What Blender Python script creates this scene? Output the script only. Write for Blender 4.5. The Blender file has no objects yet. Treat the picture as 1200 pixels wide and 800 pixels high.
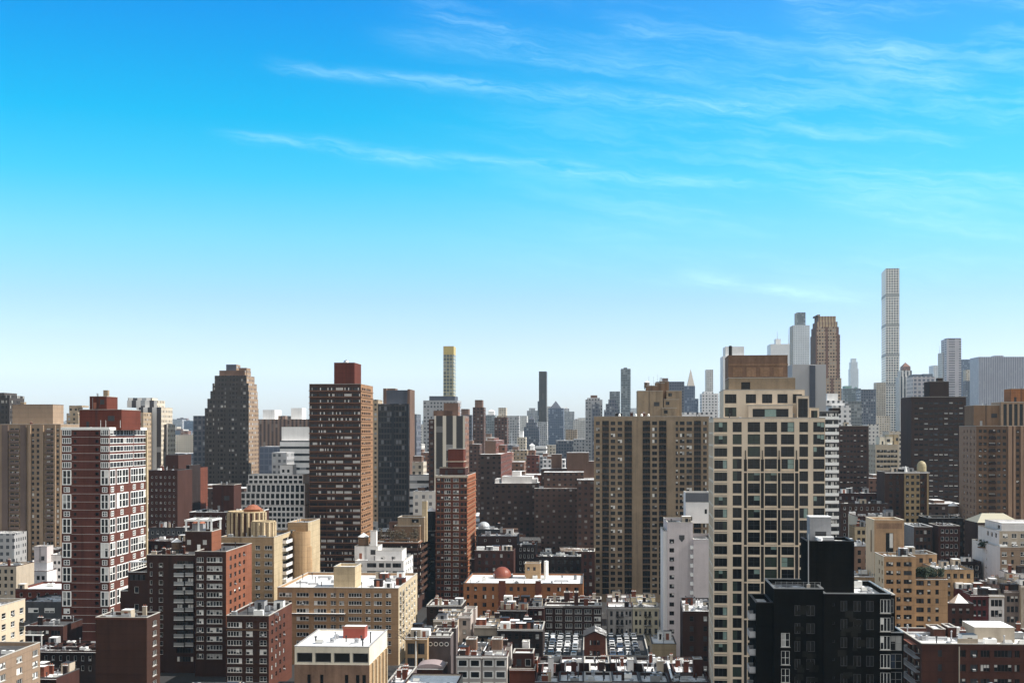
import bpy, math, random
import numpy as np
R = math.radians
sc = bpy.context.scene
col = sc.collection
F, HZ, CH = 1600.0, 505.0, 75.0      # focal length and horizon of the 1200 px wide photograph, camera height in metres

# ------------------------------------------------------------------ camera, light, exposure
cd = bpy.data.cameras.new('camera'); cam = bpy.data.objects.new('camera', cd); col.objects.link(cam)
cam.location = (0, 0, CH); cam.rotation_euler = (R(90), 0, 0)
cd.sensor_width = 36; cd.lens = 48; cd.shift_y = 105 / 1200; cd.clip_start = 1; cd.clip_end = 40000
sc.camera = cam
sc.view_settings.view_transform = 'Standard'; sc.view_settings.look = 'None'
sc.view_settings.exposure = 0.78; sc.view_settings.gamma = 1.0; sc.view_settings.use_curve_mapping = False
sc.render.engine = 'CYCLES'
cy = sc.cycles
cy.max_bounces = 6; cy.diffuse_bounces = 3; cy.glossy_bounces = 3; cy.volume_bounces = 0; cy.use_denoising = True
cy.sample_clamp_indirect = 4

SUN_AZ, SUN_EL = 95.5, 44.0          # degrees clockwise from +Y, and above the horizon
sv = (math.sin(R(SUN_AZ)) * math.cos(R(SUN_EL)), math.cos(R(SUN_AZ)) * math.cos(R(SUN_EL)), math.sin(R(SUN_EL)))
sd = bpy.data.lights.new('sun', 'SUN'); sd.energy = 4.5; sd.angle = R(0.6); sd.color = (1.0, 0.94, 0.84)
so = bpy.data.objects.new('sun', sd); col.objects.link(so)
from mathutils import Vector
so.rotation_euler = Vector(sv).to_track_quat('Z', 'Y').to_euler()
so.location = (0, 0, 500)

class X:                               # a socket with arithmetic, for writing node maths as expressions
    def __init__(s, t, k): s.t, s.k = t, k
    def _m(s, op, *o):
        n = s.t.nodes.new('ShaderNodeMath'); n.operation = op
        for i, v in enumerate((s,) + o):
            if isinstance(v, X): s.t.links.new(v.k, n.inputs[i])
            else: n.inputs[i].default_value = v
        return X(s.t, n.outputs[0])
    def __add__(s, o): return s._m('ADD', o)
    def __radd__(s, o): return s._m('ADD', o)
    def __sub__(s, o): return s._m('SUBTRACT', o)
    def __rsub__(s, o): return (s * -1) + o
    def __mul__(s, o): return s._m('MULTIPLY', o)
    def __rmul__(s, o): return s._m('MULTIPLY', o)
    def __truediv__(s, o): return s._m('DIVIDE', o)
    def f(s, op, *o): return s._m(op, *o)
def comb(t, x, y, z):
    n = t.nodes.new('ShaderNodeCombineXYZ')
    for i, v in enumerate((x, y, z)):
        if isinstance(v, X): t.links.new(v.k, n.inputs[i])
        else: n.inputs[i].default_value = v
    return n.outputs[0]
def noise(t, vec, scale, detail=3.0, rough=0.55, dist=0.0):
    n = t.nodes.new('ShaderNodeTexNoise'); t.links.new(vec, n.inputs['Vector'])
    n.inputs['Scale'].default_value = scale; n.inputs['Detail'].default_value = detail
    n.inputs['Roughness'].default_value = rough; n.inputs['Distortion'].default_value = dist
    return X(t, n.outputs['Fac'])
def sstep(x, a, b):
    n = x.t.nodes.new('ShaderNodeMapRange'); n.interpolation_type = 'SMOOTHSTEP'
    x.t.links.new(x.k, n.inputs[0]); n.inputs[1].default_value = a; n.inputs[2].default_value = b
    return X(x.t, n.outputs[0])
def mixc(t, fac, a, b, mode='MIX'):
    n = t.nodes.new('ShaderNodeMix'); n.data_type = 'RGBA'; n.blend_type = mode
    for i, v in ((0, fac), (6, a), (7, b)):
        if isinstance(v, X): t.links.new(v.k, n.inputs[i])
        elif isinstance(v, bpy.types.NodeSocket): t.links.new(v, n.inputs[i])
        elif i == 0: n.inputs[0].default_value = v
        else: n.inputs[i].default_value = (*v, 1)[:4]
    return n.outputs[2]

w = bpy.data.worlds.new('World'); sc.world = w; w.use_nodes = True
t = w.node_tree; t.nodes.clear()
out = t.nodes.new('ShaderNodeOutputWorld'); bg = t.nodes.new('ShaderNodeBackground'); t.links.new(bg.outputs[0], out.inputs[0])
bg.inputs[1].default_value = 0.141
sky = t.nodes.new('ShaderNodeTexSky'); sky.sky_type = 'NISHITA'; sky.sun_disc = False
sky.sun_elevation = R(SUN_EL); sky.sun_rotation = R(SUN_AZ); sky.altitude = 100; sky.air_density = 1.0; sky.dust_density = 0.6; sky.ozone_density = 1.5
tc = t.nodes.new('ShaderNodeTexCoord'); sp = t.nodes.new('ShaderNodeSeparateXYZ'); t.links.new(tc.outputs['Generated'], sp.inputs[0])
dx, dy, dz = (X(t, sp.outputs[i]) for i in range(3))
el = dz.f('ARCSINE') * 57.2958                      # degrees above the horizon
az = dx.f('ARCTAN2', dy) * 57.2958                  # degrees right of +Y
ramp = t.nodes.new('ShaderNodeValToRGB'); t.links.new((el / 40.0).k, ramp.inputs[0])
SKYTINT = [(0.0, (0.71, 0.755, 1.0)), (0.06, (0.76, 0.80, 1.0)), (0.095, (0.66, 0.715, 0.95)), (0.1375, (0.53, 0.68, 0.86)), (0.2, (0.335, 0.745, 0.80)), (0.26, (0.105, 0.735, 0.81)), (0.32, (0.006, 0.685, 0.83)), (0.38, (0.0, 0.60, 0.86)), (0.43, (0.0, 0.53, 0.89)), (0.62, (0.27, 0.45, 0.765))]   #TINT
cr = ramp.color_ramp
while len(cr.elements) < len(SKYTINT): cr.elements.new(0.5)
for e, (p, c) in zip(cr.elements, SKYTINT): e.position = p; e.color = (*c, 1)
base = mixc(t, 1.0, sky.outputs[0], ramp.outputs[0], 'MULTIPLY')
# thin cirrus: a few long streaks and a broken veil towards the west, laid out by compass bearing and elevation
warp = noise(t, comb(t, az * 0.16, el * 0.5, 3.1), 1.0, 4) - 0.5
wp2 = noise(t, comb(t, az * 0.5, el * 0.9, 9.1), 1.0, 3) - 0.5
fa, fe = az + el * 0.9 + warp * 2.0, el * 1.0 + az * 0.13 + wp2 * 0.9
fine = noise(t, comb(t, fa * 0.3, fe * 2.6, 7.7), 1.0, 8, 0.7, 0.3)
fib = noise(t, comb(t, fa * 0.45, fe * 5.5, 2.2), 1.0, 6, 0.7, 0.2)
el2 = el + warp * 1.1 + wp2 * 0.35
cl = None
for a0, e0, a1, e1, wd, am in ((-9.8, 14.9, 11.8, 13.0, .36, .55), (-12, 12.0, 10.5, 10.1, .3, .55), (-4.0, 17.3, 1.6, 15.5, .75, .36), (-5.5, 16.0, 8.0, 14.6, .5, .2),
                               (7.2, 6.35, 14.2, 5.45, .3, 1.0), (11.5, 16.8, 17.5, 13.6, .9, .3), (4.0, 16.8, 8, 15.6, .5, .28), (13.5, 9.4, 19.5, 8.2, .7, .22), (-21.5, 4.4, -13, 4.0, .3, .2), (9, 11.5, 20, 9.3, .8, .14)):
    m = (e1 - e0) / (a1 - a0)
    dd = (el2 - (az - a0) * m - e0) / (wd * 0.8)
    g = (dd * dd * -1.0).f('EXPONENT')
    wdw = sstep(az, a0 - 1.2, a0 + 1.8) * (1.0 - sstep(az, a1 - 2.5, a1 + 1.5))
    k = g * wdw * am
    cl = k if cl is None else cl + k
cl = cl * sstep(fine * 0.65 + fib * 0.35, 0.33, 0.74) * 0.62 + sstep(az, -10, 20) * sstep(el, 3, 12) * 0.07
veil = sstep(noise(t, comb(t, fa * 0.12, fe * 0.8, 1.3), 1.0, 5, 0.6, 0.3) * 0.6 + fine * 0.25 + fib * 0.15, 0.44, 0.72) * sstep(az, -8, 16) * 0.3 * sstep(el, 3, 8)
cl = (cl + veil).f('MINIMUM', 0.85)
overhead = sstep(el, 19, 40) * 0.85                # unseen pale sky overhead and behind the viewer, added as neutral fill light
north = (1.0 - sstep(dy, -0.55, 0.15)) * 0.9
skyfill = overhead.f('MAXIMUM', north)
cloud_fill_col = mixc(t, skyfill, (3.3, 5.2, 5.9), mixc(t, north, (0.9, 0.87, 0.84), (4.5, 4.15, 3.78)))
fin = mixc(t, (cl + skyfill).f('MINIMUM', 1.0), base, cloud_fill_col)
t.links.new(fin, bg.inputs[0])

# ------------------------------------------------------------------ materials
def srgb(h):
    c = [int(h[i:i + 2], 16) / 255 for i in (0, 2, 4)]
    return tuple(x / 12.92 if x <= .04045 else ((x + .055) / 1.055) ** 2.4 for x in c)
MATS = {}
def newmat(name):
    m = bpy.data.materials.new(name); m.use_nodes = True
    b = m.node_tree.nodes['Principled BSDF']
    return m, m.node_tree, b
def objco(t):
    n = t.nodes.new('ShaderNodeTexCoord'); return n.outputs['Object'], n.outputs['Normal']
def sepx(t, v):
    n = t.nodes.new('ShaderNodeSeparateXYZ'); t.links.new(v, n.inputs[0]); return [X(t, n.outputs[i]) for i in range(3)]
def wallmat(name, c, var=0.25, rough=.9, spec=.2, course=0.0):
    """masonry or render: blotches, faint vertical weathering, fine grain"""
    m, t, b = newmat(name); co, _ = objco(t); x, y, z = sepx(t, co)
    big = noise(t, co, 0.13, 4); gr = noise(t, co, 2.2, 3)
    st = noise(t, comb(t, x * 0.9, y * 0.9, z * 0.05), 1.0, 3)
    pt = noise(t, co, .45, 2); k = (big - .5) * (2.0 * var) + (gr - .5) * (1.3 * var) + (st - .5) * (2.2 * var) + (pt - .5) * (1.2 * var) - sstep(noise(t, comb(t, x * .45, y * .45, z * .018), 1.0, 4, .65), .52, .72) * (1.1 * var) + (sstep(noise(t, co, .06, 2), .56, .6) - .5) * (.35 * var) + 1.08
    if course:                                     # joints every few courses, seen as faint banding up close
        k = k * (1.0 - sstep((z * course).f('FRACT'), .86, .95) * .16)
    s = t.nodes.new('ShaderNodeVectorMath'); s.operation = 'SCALE'; s.inputs[0].default_value = c; t.links.new(k.k, s.inputs['Scale'])
    t.links.new(s.outputs[0], b.inputs['Base Color'])
    b.inputs['Roughness'].default_value = rough; b.inputs['Specular IOR Level'].default_value = spec
    MATS[name] = m
def plain(name, c, rough=.6, metal=0.0, spec=.4, var=.12):
    m, t, b = newmat(name); co, _ = objco(t)
    k = (noise(t, co, 1.7, 3) - .5) * (2 * var) + 1.0
    s = t.nodes.new('ShaderNodeVectorMath'); s.operation = 'SCALE'; s.inputs[0].default_value = c; t.links.new(k.k, s.inputs['Scale'])
    t.links.new(s.outputs[0], b.inputs['Base Color'])
    b.inputs['Roughness'].default_value = rough; b.inputs['Metallic'].default_value = metal; b.inputs['Specular IOR Level'].default_value = spec
    MATS[name] = m
def glassmat(name, c, rough=.12, spec=.28):
    m, t, b = newmat(name); co, _ = objco(t)
    k = noise(t, co, 0.6, 2) * .9 + .55
    s = t.nodes.new('ShaderNodeVectorMath'); s.operation = 'SCALE'; s.inputs[0].default_value = c; t.links.new(k.k, s.inputs['Scale'])
    t.links.new(s.outputs[0], b.inputs['Base Color'])
    b.inputs['Roughness'].default_value = rough; b.inputs['Specular IOR Level'].default_value = spec
    bu = t.nodes.new('ShaderNodeBump'); bu.inputs['Strength'].default_value = .15; bu.inputs['Distance'].default_value = .05
    t.links.new(noise(t, co, 0.8, 1).k, bu.inputs['Height']); t.links.new(bu.outputs[0], b.inputs['Normal'])
    MATS[name] = m
def roofmat(name, snow, under=(.045, .043, .045)):
    m, t, b = newmat(name); co, _ = objco(t); x, y, z = sepx(t, co)
    n1 = noise(t, co, .16, 5, .6, .4); n2 = noise(t, co, .9, 4)
    n3 = noise(t, co, 2.6, 3); k = sstep(n1 * .52 + n2 * .33 + n3 * .15, .62 - snow * .34 - .045, .62 - snow * .34 + .045)
    g = (noise(t, co, .35, 4) - .5) * .5 + 1.0
    s = t.nodes.new('ShaderNodeVectorMath'); s.operation = 'SCALE'; s.inputs[0].default_value = under; t.links.new(((noise(t, co, .5, 4) - .5) * 1.4 + 1.0).k, s.inputs['Scale'])
    sn = t.nodes.new('ShaderNodeVectorMath'); sn.operation = 'SCALE'; sn.inputs[0].default_value = (.66, .665, .68); t.links.new(((g - 1.0) * .7 + (n3 - .5) * .7 + (n2 - .5) * .5 + .97).k, sn.inputs['Scale'])
    t.links.new(mixc(t, k, s.outputs[0], sn.outputs[0]), b.inputs['Base Color'])
    bu = t.nodes.new('ShaderNodeBump'); bu.inputs['Strength'].default_value = .5; bu.inputs['Distance'].default_value = .2
    t.links.new((k * .6 + n2).k, bu.inputs['Height']); t.links.new(bu.outputs[0], b.inputs['Normal'])
    b.inputs['Roughness'].default_value = .85; MATS[name] = m
def gridmat(name, c, fh=3.2, bw=3.2, wf=.5, hf=.5, glass=(.03, .035, .045), lite=.25, litec=(.42, .44, .46), pier=None, var=.32, rough=.85):
    """a far facade: storeys and bays of windows, each pane its own tone"""
    m, t, b = newmat(name); co, nr = objco(t); x, y, z = sepx(t, co); nx, ny, nz = sepx(t, nr)
    side = nx.f('ABSOLUTE').f('GREATER_THAN', .5)
    u = (x * (1.0 - side) + y * side) / bw; v = z / fh
    fu, fv = u.f('FRACT'), v.f('FRACT')
    msk = 1.0
    if wf < 1: msk = (fu - .5).f('ABSOLUTE').f('LESS_THAN', wf / 2)
    if hf < 1:
        k = (fv - .5).f('ABSOLUTE').f('LESS_THAN', hf / 2); msk = k if wf >= 1 else msk * k
    msk = msk * nz.f('ABSOLUTE').f('LESS_THAN', .5)
    wn = t.nodes.new('ShaderNodeTexWhiteNoise'); wn.noise_dimensions = '3D'
    t.links.new(comb(t, u.f('FLOOR'), v.f('FLOOR'), side), wn.inputs['Vector'])
    rnd = X(t, wn.outputs['Value'])
    lt = sstep(rnd, 1 - lite - .12, 1 - lite + .12) * .8
    gc = mixc(t, lt, glass, litec)
    k = (noise(t, co, .05, 4) - .5) * (1.6 * var) + (noise(t, comb(t, x * .4, y * .4, z * .03), 1, 3) - .5) * var + 1.0
    s = t.nodes.new('ShaderNodeVectorMath'); s.operation = 'SCALE'; s.inputs[0].default_value = c; t.links.new(k.k, s.inputs['Scale'])
    wc = s.outputs[0]
    if pier:
        pm = ((u / pier[0]).f('FRACT') - .5).f('ABSOLUTE').f('GREATER_THAN', .5 - pier[1] / 2)
        wc = mixc(t, pm, wc, pier[2]); msk = msk * (1.0 - pm)
    t.links.new(mixc(t, msk, wc, gc), b.inputs['Base Color'])
    t.links.new((rough - msk * (rough - .2)).k, b.inputs['Roughness']); b.inputs['Specular IOR Level'].default_value = .3
    MATS[name] = m

for n_, c_, v_ in (('tanstone', (.64, .53, .41), .14), ('tanstone_side', (.62, .53, .42), .12), ('tanslab', (.25, .19, .13), .27), ('brownslab', (.060, .030, .020), .3),
                   ('brownslab_lit', (.26, .145, .08), .25), ('redbrick', (.098, .033, .024), .25), ('maroon', (.040, .0175, .0122), .3), ('brick', (.13, .042, .026), .3),
                   ('orangebrick', (.27, .115, .05), .25), ('tanbrick', (.35, .235, .135), .27), ('yellowbrick', (.41, .325, .21), .27), ('cream', (.62, .56, .45), .15),
                   ('creamdull', (.40, .34, .27), .2), ('whitewall', (.66, .64, .63), .12), ('pinkwhite', (.52, .47, .475), .14), ('darkbrick', (.027, .017, .0155), .35),
                   ('blackbrick', (.007, .0065, .006), .5), ('greywall', (.27, .27, .28), .2), ('stonebrown', (.185, .115, .08), .4), ('darkgrey', (.07, .07, .075), .3),
                   ('rustbrick', (.105, .028, .017), .2), ('beigebrown', (.19, .12, .075), .2), ('slatewall', (.10, .105, .12), .2), ('palebeige', (.44, .37, .28), .2), ('mauve', (.10, .08, .08), .25)):
    wallmat(n_, c_, v_, course=.45 if 'brick' in n_ else 0)
plain('white', (.80, .80, .78), .55); plain('greymetal', (.30, .31, .32), .45, .6); plain('darkmetal', (.03, .03, .033), .5, .3); plain('galv', (.45, .46, .48), .4, .7)
plain('wood', (.16, .10, .065), .9, 0, .1, .4); plain('black', (.008, .008, .009), .6); plain('coping', (.40, .38, .35), .8); plain('snow', (.70, .71, .73), .8, 0, .3, .08)
plain('brownframe', (.05, .03, .025), .6); plain('beigeframe', (.55, .45, .33), .7); plain('greyframe', (.22, .22, .22), .5); plain('gold', (.62, .44, .12), .45, .3); plain('rust', (.26, .09, .05), .7)
plain('redpaint', (.27, .05, .03), .5); plain('blind', (.74, .73, .70), .5, 0, .5, .15); plain('paleblind', (.36, .36, .35), .4, 0, .5, .3); plain('teal', (.22, .32, .29), .15, 0, .5, .3); plain('copper', (.16, .10, .08), .6)
glassmat('gdark', (.012, .013, .015)); glassmat('gmid', (.045, .05, .058)); glassmat('gblue', (.04, .055, .085), .08); glassmat('ggreen', (.04, .055, .045), .1); glassmat('gblack', (.006, .006, .006), .25, .3)
roofmat('r_snow', .74, (.11, .105, .105)); roofmat('r_most', .48, (.10, .095, .095)); roofmat('r_patchy', .26, (.075, .07, .07)); roofmat('r_dark', .05); roofmat('r_brown', .2, (.11, .075, .055)); roofmat('r_grey', .42, (.2, .19, .19))

wallmat('hillmat', (.10, .11, .11), .3)
wallmat('panelblack', (.019, .018, .016), .4)
plain('orangebrown', (.20, .095, .055), .9)
wallmat('maroon_lit', (.19, .07, .038), .22, course=.45)  # maroon flank brick lightened, sunlight put into its colour
wallmat('maroon_lit_trim', (.085, .031, .020), .25, course=.45)  # lighter maroon: flank sunlight put into the colour; also cornice trim
wallmat('maroon2', (.047, .0215, .0148), .22, course=.45)
wallmat('tanbrick2', (.33, .21, .12), .27, course=.45)
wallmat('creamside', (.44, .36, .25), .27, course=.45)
wallmat('beigebrown2', (.24, .17, .12), .18, course=.45)
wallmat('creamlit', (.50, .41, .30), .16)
wallmat('beigeslab', (.27, .195, .135), .18)
wallmat('brick_lit', (.30, .11, .055), .2)  # brick lightened to orange, the sun on the flank held in its colour
wallmat('darkbrick2', (.050, .025, .020), .3)
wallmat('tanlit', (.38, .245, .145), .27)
wallmat('weathered', (.25, .155, .10), .5)
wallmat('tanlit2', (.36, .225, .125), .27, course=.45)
wallmat('brick2', (.07, .028, .02), .28, course=.45)
wallmat('beigebrown3', (.13, .08, .052), .2)
wallmat('darkslab', (.043, .026, .021), .25)
wallmat('darkside', (.058, .034, .028), .2)
wallmat('darkbrick3', (.06, .032, .024), .3)
wallmat('yellowtan', (.33, .24, .135), .2)
plain('yellowtank', (.32, .27, .16), .6)
wallmat('palebeige2', (.28, .20, .14), .18, course=.45)
plain('reddome', (.20, .056, .036), .45, 0, .3, .08)
wallmat('darkbrick4', (.045, .025, .021), .3)
wallmat('whitegrey', (.43, .40, .38), .18)
wallmat('orangebrick2', (.13, .046, .028), .25, course=.45)
plain('mauvepale', (.30, .24, .24), .6)
wallmat('pinkwhite2', (.40, .35, .33), .2)
wallmat('whitelav', (.60, .58, .60), .12)
wallmat('maroon3', (.05, .022, .017), .22)
wallmat('maroonred', (.085, .02, .02), .25)
wallmat('greybrown', (.20, .16, .14), .22)
plain('palemetal', (.40, .38, .30), .6)
plain('galvpale', (.5, .52, .55), .4, .3)
plain('evergreen', (.018, .03, .014), .8)
plain('bark', (.06, .048, .042), .95)
wallmat('mauveslab', (.14, .10, .085), .2)
wallmat('brickdim', (.05, .02, .0155), .3)
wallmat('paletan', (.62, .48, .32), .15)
wallmat('palebrown', (.27, .175, .12), .16)
MATS['blackbrick'].node_tree.nodes['Principled BSDF'].inputs['Specular IOR Level'].default_value = 0.02; MATS['panelblack'].node_tree.nodes['Principled BSDF'].inputs['Specular IOR Level'].default_value = 0.05
# ------------------------------------------------------------------ mesh helpers
class MB:
    def __init__(s): s.v = []; s.f = []; s.m = []; s.mats = []
    def mi(s, m):
        if m not in s.mats: s.mats.append(m)
        return s.mats.index(m)
    def quad(s, a, b, c, d, m):
        n = len(s.v); s.v += [a, b, c, d]; s.f.append((n, n + 1, n + 2, n + 3)); s.m.append(s.mi(m))
    def poly(s, pts, m):
        n = len(s.v); s.v += pts; s.f.append(tuple(range(n, n + len(pts)))); s.m.append(s.mi(m))
    def box(s, x0, x1, y0, y1, z0, z1, m, top=None, bottom=False):
        n = len(s.v); i = s.mi(m)
        s.v += [(x0, y0, z0), (x1, y0, z0), (x1, y1, z0), (x0, y1, z0), (x0, y0, z1), (x1, y0, z1), (x1, y1, z1), (x0, y1, z1)]
        fs = [(0, 1, 5, 4), (1, 2, 6, 5), (2, 3, 7, 6), (3, 0, 4, 7)]
        s.f += [tuple(n + k for k in f) for f in fs]; s.m += [i] * 4
        s.f.append((n + 4, n + 5, n + 6, n + 7)); s.m.append(s.mi(top) if top else i)
        if bottom: s.f.append((n + 3, n + 2, n + 1, n)); s.m.append(i)
    def lathe(s, cx, cy, prof, n, m, cap=True, a0=0.0):
        i = s.mi(m); b = len(s.v)
        for r, z in prof:
            for k in range(n):
                a = a0 + 2 * math.pi * k / n; s.v.append((cx + r * math.cos(a), cy + r * math.sin(a), z))
        for j in range(len(prof) - 1):
            for k in range(n):
                s.f.append((b + j * n + k, b + j * n + (k + 1) % n, b + (j + 1) * n + (k + 1) % n, b + (j + 1) * n + k)); s.m.append(i)
        if cap: s.f.append(tuple(b + (len(prof) - 1) * n + k for k in range(n))); s.m.append(i)
    def tube(s, p, q, r0, r1, m, n=5):
        p, q = Vector(p), Vector(q); d = (q - p).normalized(); a = d.orthogonal().normalized(); c = d.cross(a); i = s.mi(m); b = len(s.v)
        for o, r in ((p, r0), (q, r1)):
            for k in range(n):
                t_ = 2 * math.pi * k / n; s.v.append(tuple(o + a * (r * math.cos(t_)) + c * (r * math.sin(t_))))
        for k in range(n): s.f.append((b + k, b + (k + 1) % n, b + n + (k + 1) % n, b + n + k)); s.m.append(i)
    def add(s, o, loc, rz=0.0):
        n = len(s.v); c, sn = math.cos(rz), math.sin(rz)
        s.v += [(x * c - y * sn + loc[0], x * sn + y * c + loc[1], z + loc[2]) for x, y, z in o.v]
        mp = [s.mi(m) for m in o.mats]
        s.f += [tuple(n + k for k in f) for f in o.f]; s.m += [mp[k] for k in o.m]
    def mesh(s, name):
        me = bpy.data.meshes.new(name); me.from_pydata(s.v, [], s.f)
        for m in s.mats: me.materials.append(MATS[m])
        if len(s.mats) > 1: me.polygons.foreach_set('material_index', s.m)
        me.update(); return me
    def build(s, name, parent=None, loc=(0, 0, 0), rz=0.0):
        o = bpy.data.objects.new(name, s.mesh(name)); col.objects.link(o); o.parent = parent; o.location = loc; o.rotation_euler = (0, 0, rz); return o
def inst(name, me, parent, loc, rz=0.0):
    o = bpy.data.objects.new(name, me); col.objects.link(o); o.parent = parent; o.location = loc; o.rotation_euler = (0, 0, rz); return o
def tag(o, label, cat, group=None, kind=None):
    if label: o['label'] = label
    if cat: o['category'] = cat
    if group: o['group'] = group
    if kind: o['kind'] = kind
    return o
def empty(name, loc, rz=0.0):
    o = bpy.data.objects.new(name, None); col.objects.link(o); o.location = loc; o.rotation_euler = (0, 0, rz); o.empty_display_size = 1; return o

# ------------------------------------------------------------------ windows
G_DARK = (('gdark', .62), ('gmid', .2), ('paleblind', .1), ('blind', .08)); G_MIX = (('gdark', .62), ('gmid', .14), ('paleblind', .13), ('blind', .11)); G_LITE = (('gdark', .3), ('gmid', .2), ('paleblind', .2), ('blind', .3))
G_TEAL = (('gdark', .72), ('ggreen', .14), ('teal', .11), ('paleblind', .03)); G_BLK = (('gblack', .9), ('gdark', .1)); G_BLUE = (('gblue', .5), ('gmid', .3), ('gdark', .15), ('paleblind', .05)); G_CLEAR = (('gdark', .95), ('gmid', .05))
KIND = {  # panes across, panes up, frame width, frame material, glass, recess, chance of an air conditioner, sill
    'dh': (1, 2, .07, 'white', G_MIX, .2, .12, 'coping'), 'dk': (1, 2, .07, 'brownframe', G_DARK, .22, .15, None), 'p2': (2, 2, .08, 'white', G_MIX, .2, .12, 'coping'), 'p3': (3, 1, .09, 'white', G_MIX, .2, .1, 'coping'),
    'p4': (4, 1, .10, 'white', G_MIX, .2, .12, 'coping'), 'p5': (5, 1, .11, 'white', G_MIX, .2, .1, 'coping'), 'd2': (2, 1, .08, 'brownframe', G_DARK, .25, .15, None), 'd3': (3, 1, .08, 'brownframe', G_DARK, .25, .15, None), 'd5': (5, 1, .08, 'brownframe', G_LITE, .3, .1, None),
    'rib': (6, 1, .10, 'brownframe', (('gdark', .62), ('gmid', .08), ('blind', .36), ('paleblind', .02)), .3, 0, None),
    't1': (2, 1, .09, 'darkmetal', G_TEAL, .3, 0, None), 't3': (3, 1, .10, 'darkmetal', G_TEAL, .25, 0, None), 'tw': (2, 2, .10, 'darkmetal', G_TEAL, .3, 0, None), 'big': (1, 1, .15, 'greyframe', G_BLK, .5, 0, None), 'slit': (1, 1, .06, 'darkmetal', G_CLEAR, .4, 0, None),
    'wg': (2, 2, .34, 'white', G_DARK, -.12, 0, None), 'wg3': (3, 2, .33, 'white', G_DARK, -.12, 0, None), 'wd': (1, 1, .06, 'darkmetal', (('gdark', .85), ('gblack', .1), ('gmid', .05)), .3, 0, None),
    'log': (3, 1, .08, 'brownframe', (('gdark', .6), ('gblack', .35), ('gmid', .05)), 1.0, 0, None),
    'wb': (4, 1, .2, 'white', (('gmid', .6), ('gdark', .3), ('paleblind', .1)), -.1, 0, None), 'cw': (3, 2, .09, 'slatewall', G_BLUE, .08, 0, None), 'cw2': (2, 2, .1, 'greyframe', (('gdark', .4), ('gblue', .3), ('gmid', .15), ('paleblind', .15)), .1, 0, None),
    'wf': (2, 2, .22, 'white', G_DARK, -.05, 0, None), 'dr': (1, 1, .05, 'black', G_BLK, .9, 0, None), 'hw': (1, 1, .1, 'white', G_CLEAR, .25, .25, None)}
WPROTO = {}
def wproto(kind, ww, hh, var):
    key = (kind, round(ww, 1), round(hh, 1), var)
    if key in WPROTO: return WPROTO[key]
    nx, ny, fw, fm, gl, dep, ac, sill = KIND[kind]; rg = random.Random(repr(key)); b = MB(); ww -= .004; hh -= .004
    h0, h1 = -ww / 2, ww / 2
    fw = min(fw, ww * .3); y1 = dep + (.2 if dep < 0 else 0); y0 = dep - .06 if dep >= 0 else dep
    gy = dep if dep >= 0 else dep + .1
    pw = (ww - fw) / nx; ph = (hh - fw) / ny
    def pick(): return rg.choices([g[0] for g in gl], [g[1] for g in gl])[0]
    whole = pick()
    for i in range(nx):
        gp = whole if rg.random() < .55 else pick()
        xa, xb = h0 + fw / 2 + i * pw, h0 + fw / 2 + (i + 1) * pw
        if gp in ('blind', 'paleblind', 'teal') and kind != 'rib':
            zc = .002 + hh * rg.choice((0, .35, .5, .6))
            if zc > .01: b.quad((xa, gy, .002), (xb, gy, .002), (xb, gy, zc), (xa, gy, zc), 'gdark')
            b.quad((xa, gy, zc), (xb, gy, zc), (xb, gy, hh), (xa, gy, hh), gp)
        else: b.quad((xa, gy, .002), (xb, gy, .002), (xb, gy, hh), (xa, gy, hh), gp)
    for i in range(nx + 1): c = h0 + fw / 2 + i * pw; b.box(c - fw / 2, c + fw / 2, y0, gy + .02, .002, hh, fm)
    for j in range(ny + 1):
        c = fw / 2 + j * ph; q = fw / 2 if j in (0, ny) else fw * .35
        b.box(h0, h1, y0 - .004, gy + .02, max(.001, c - q), c + q - (.001 if j == ny else 0), fm, bottom=True)
    if sill: b.box(h0 - .1, h1 + .1, -.09, .02, -.12, -.002, sill, 'snow' if rg.random() < .3 else None, True)
    if var == 3 and ac: b.box(-.32, .32, -.38, dep, .08, .5, 'greymetal', 'snow', True)
    WPROTO[key] = (b, b.mesh('window')); return WPROTO[key]

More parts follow.
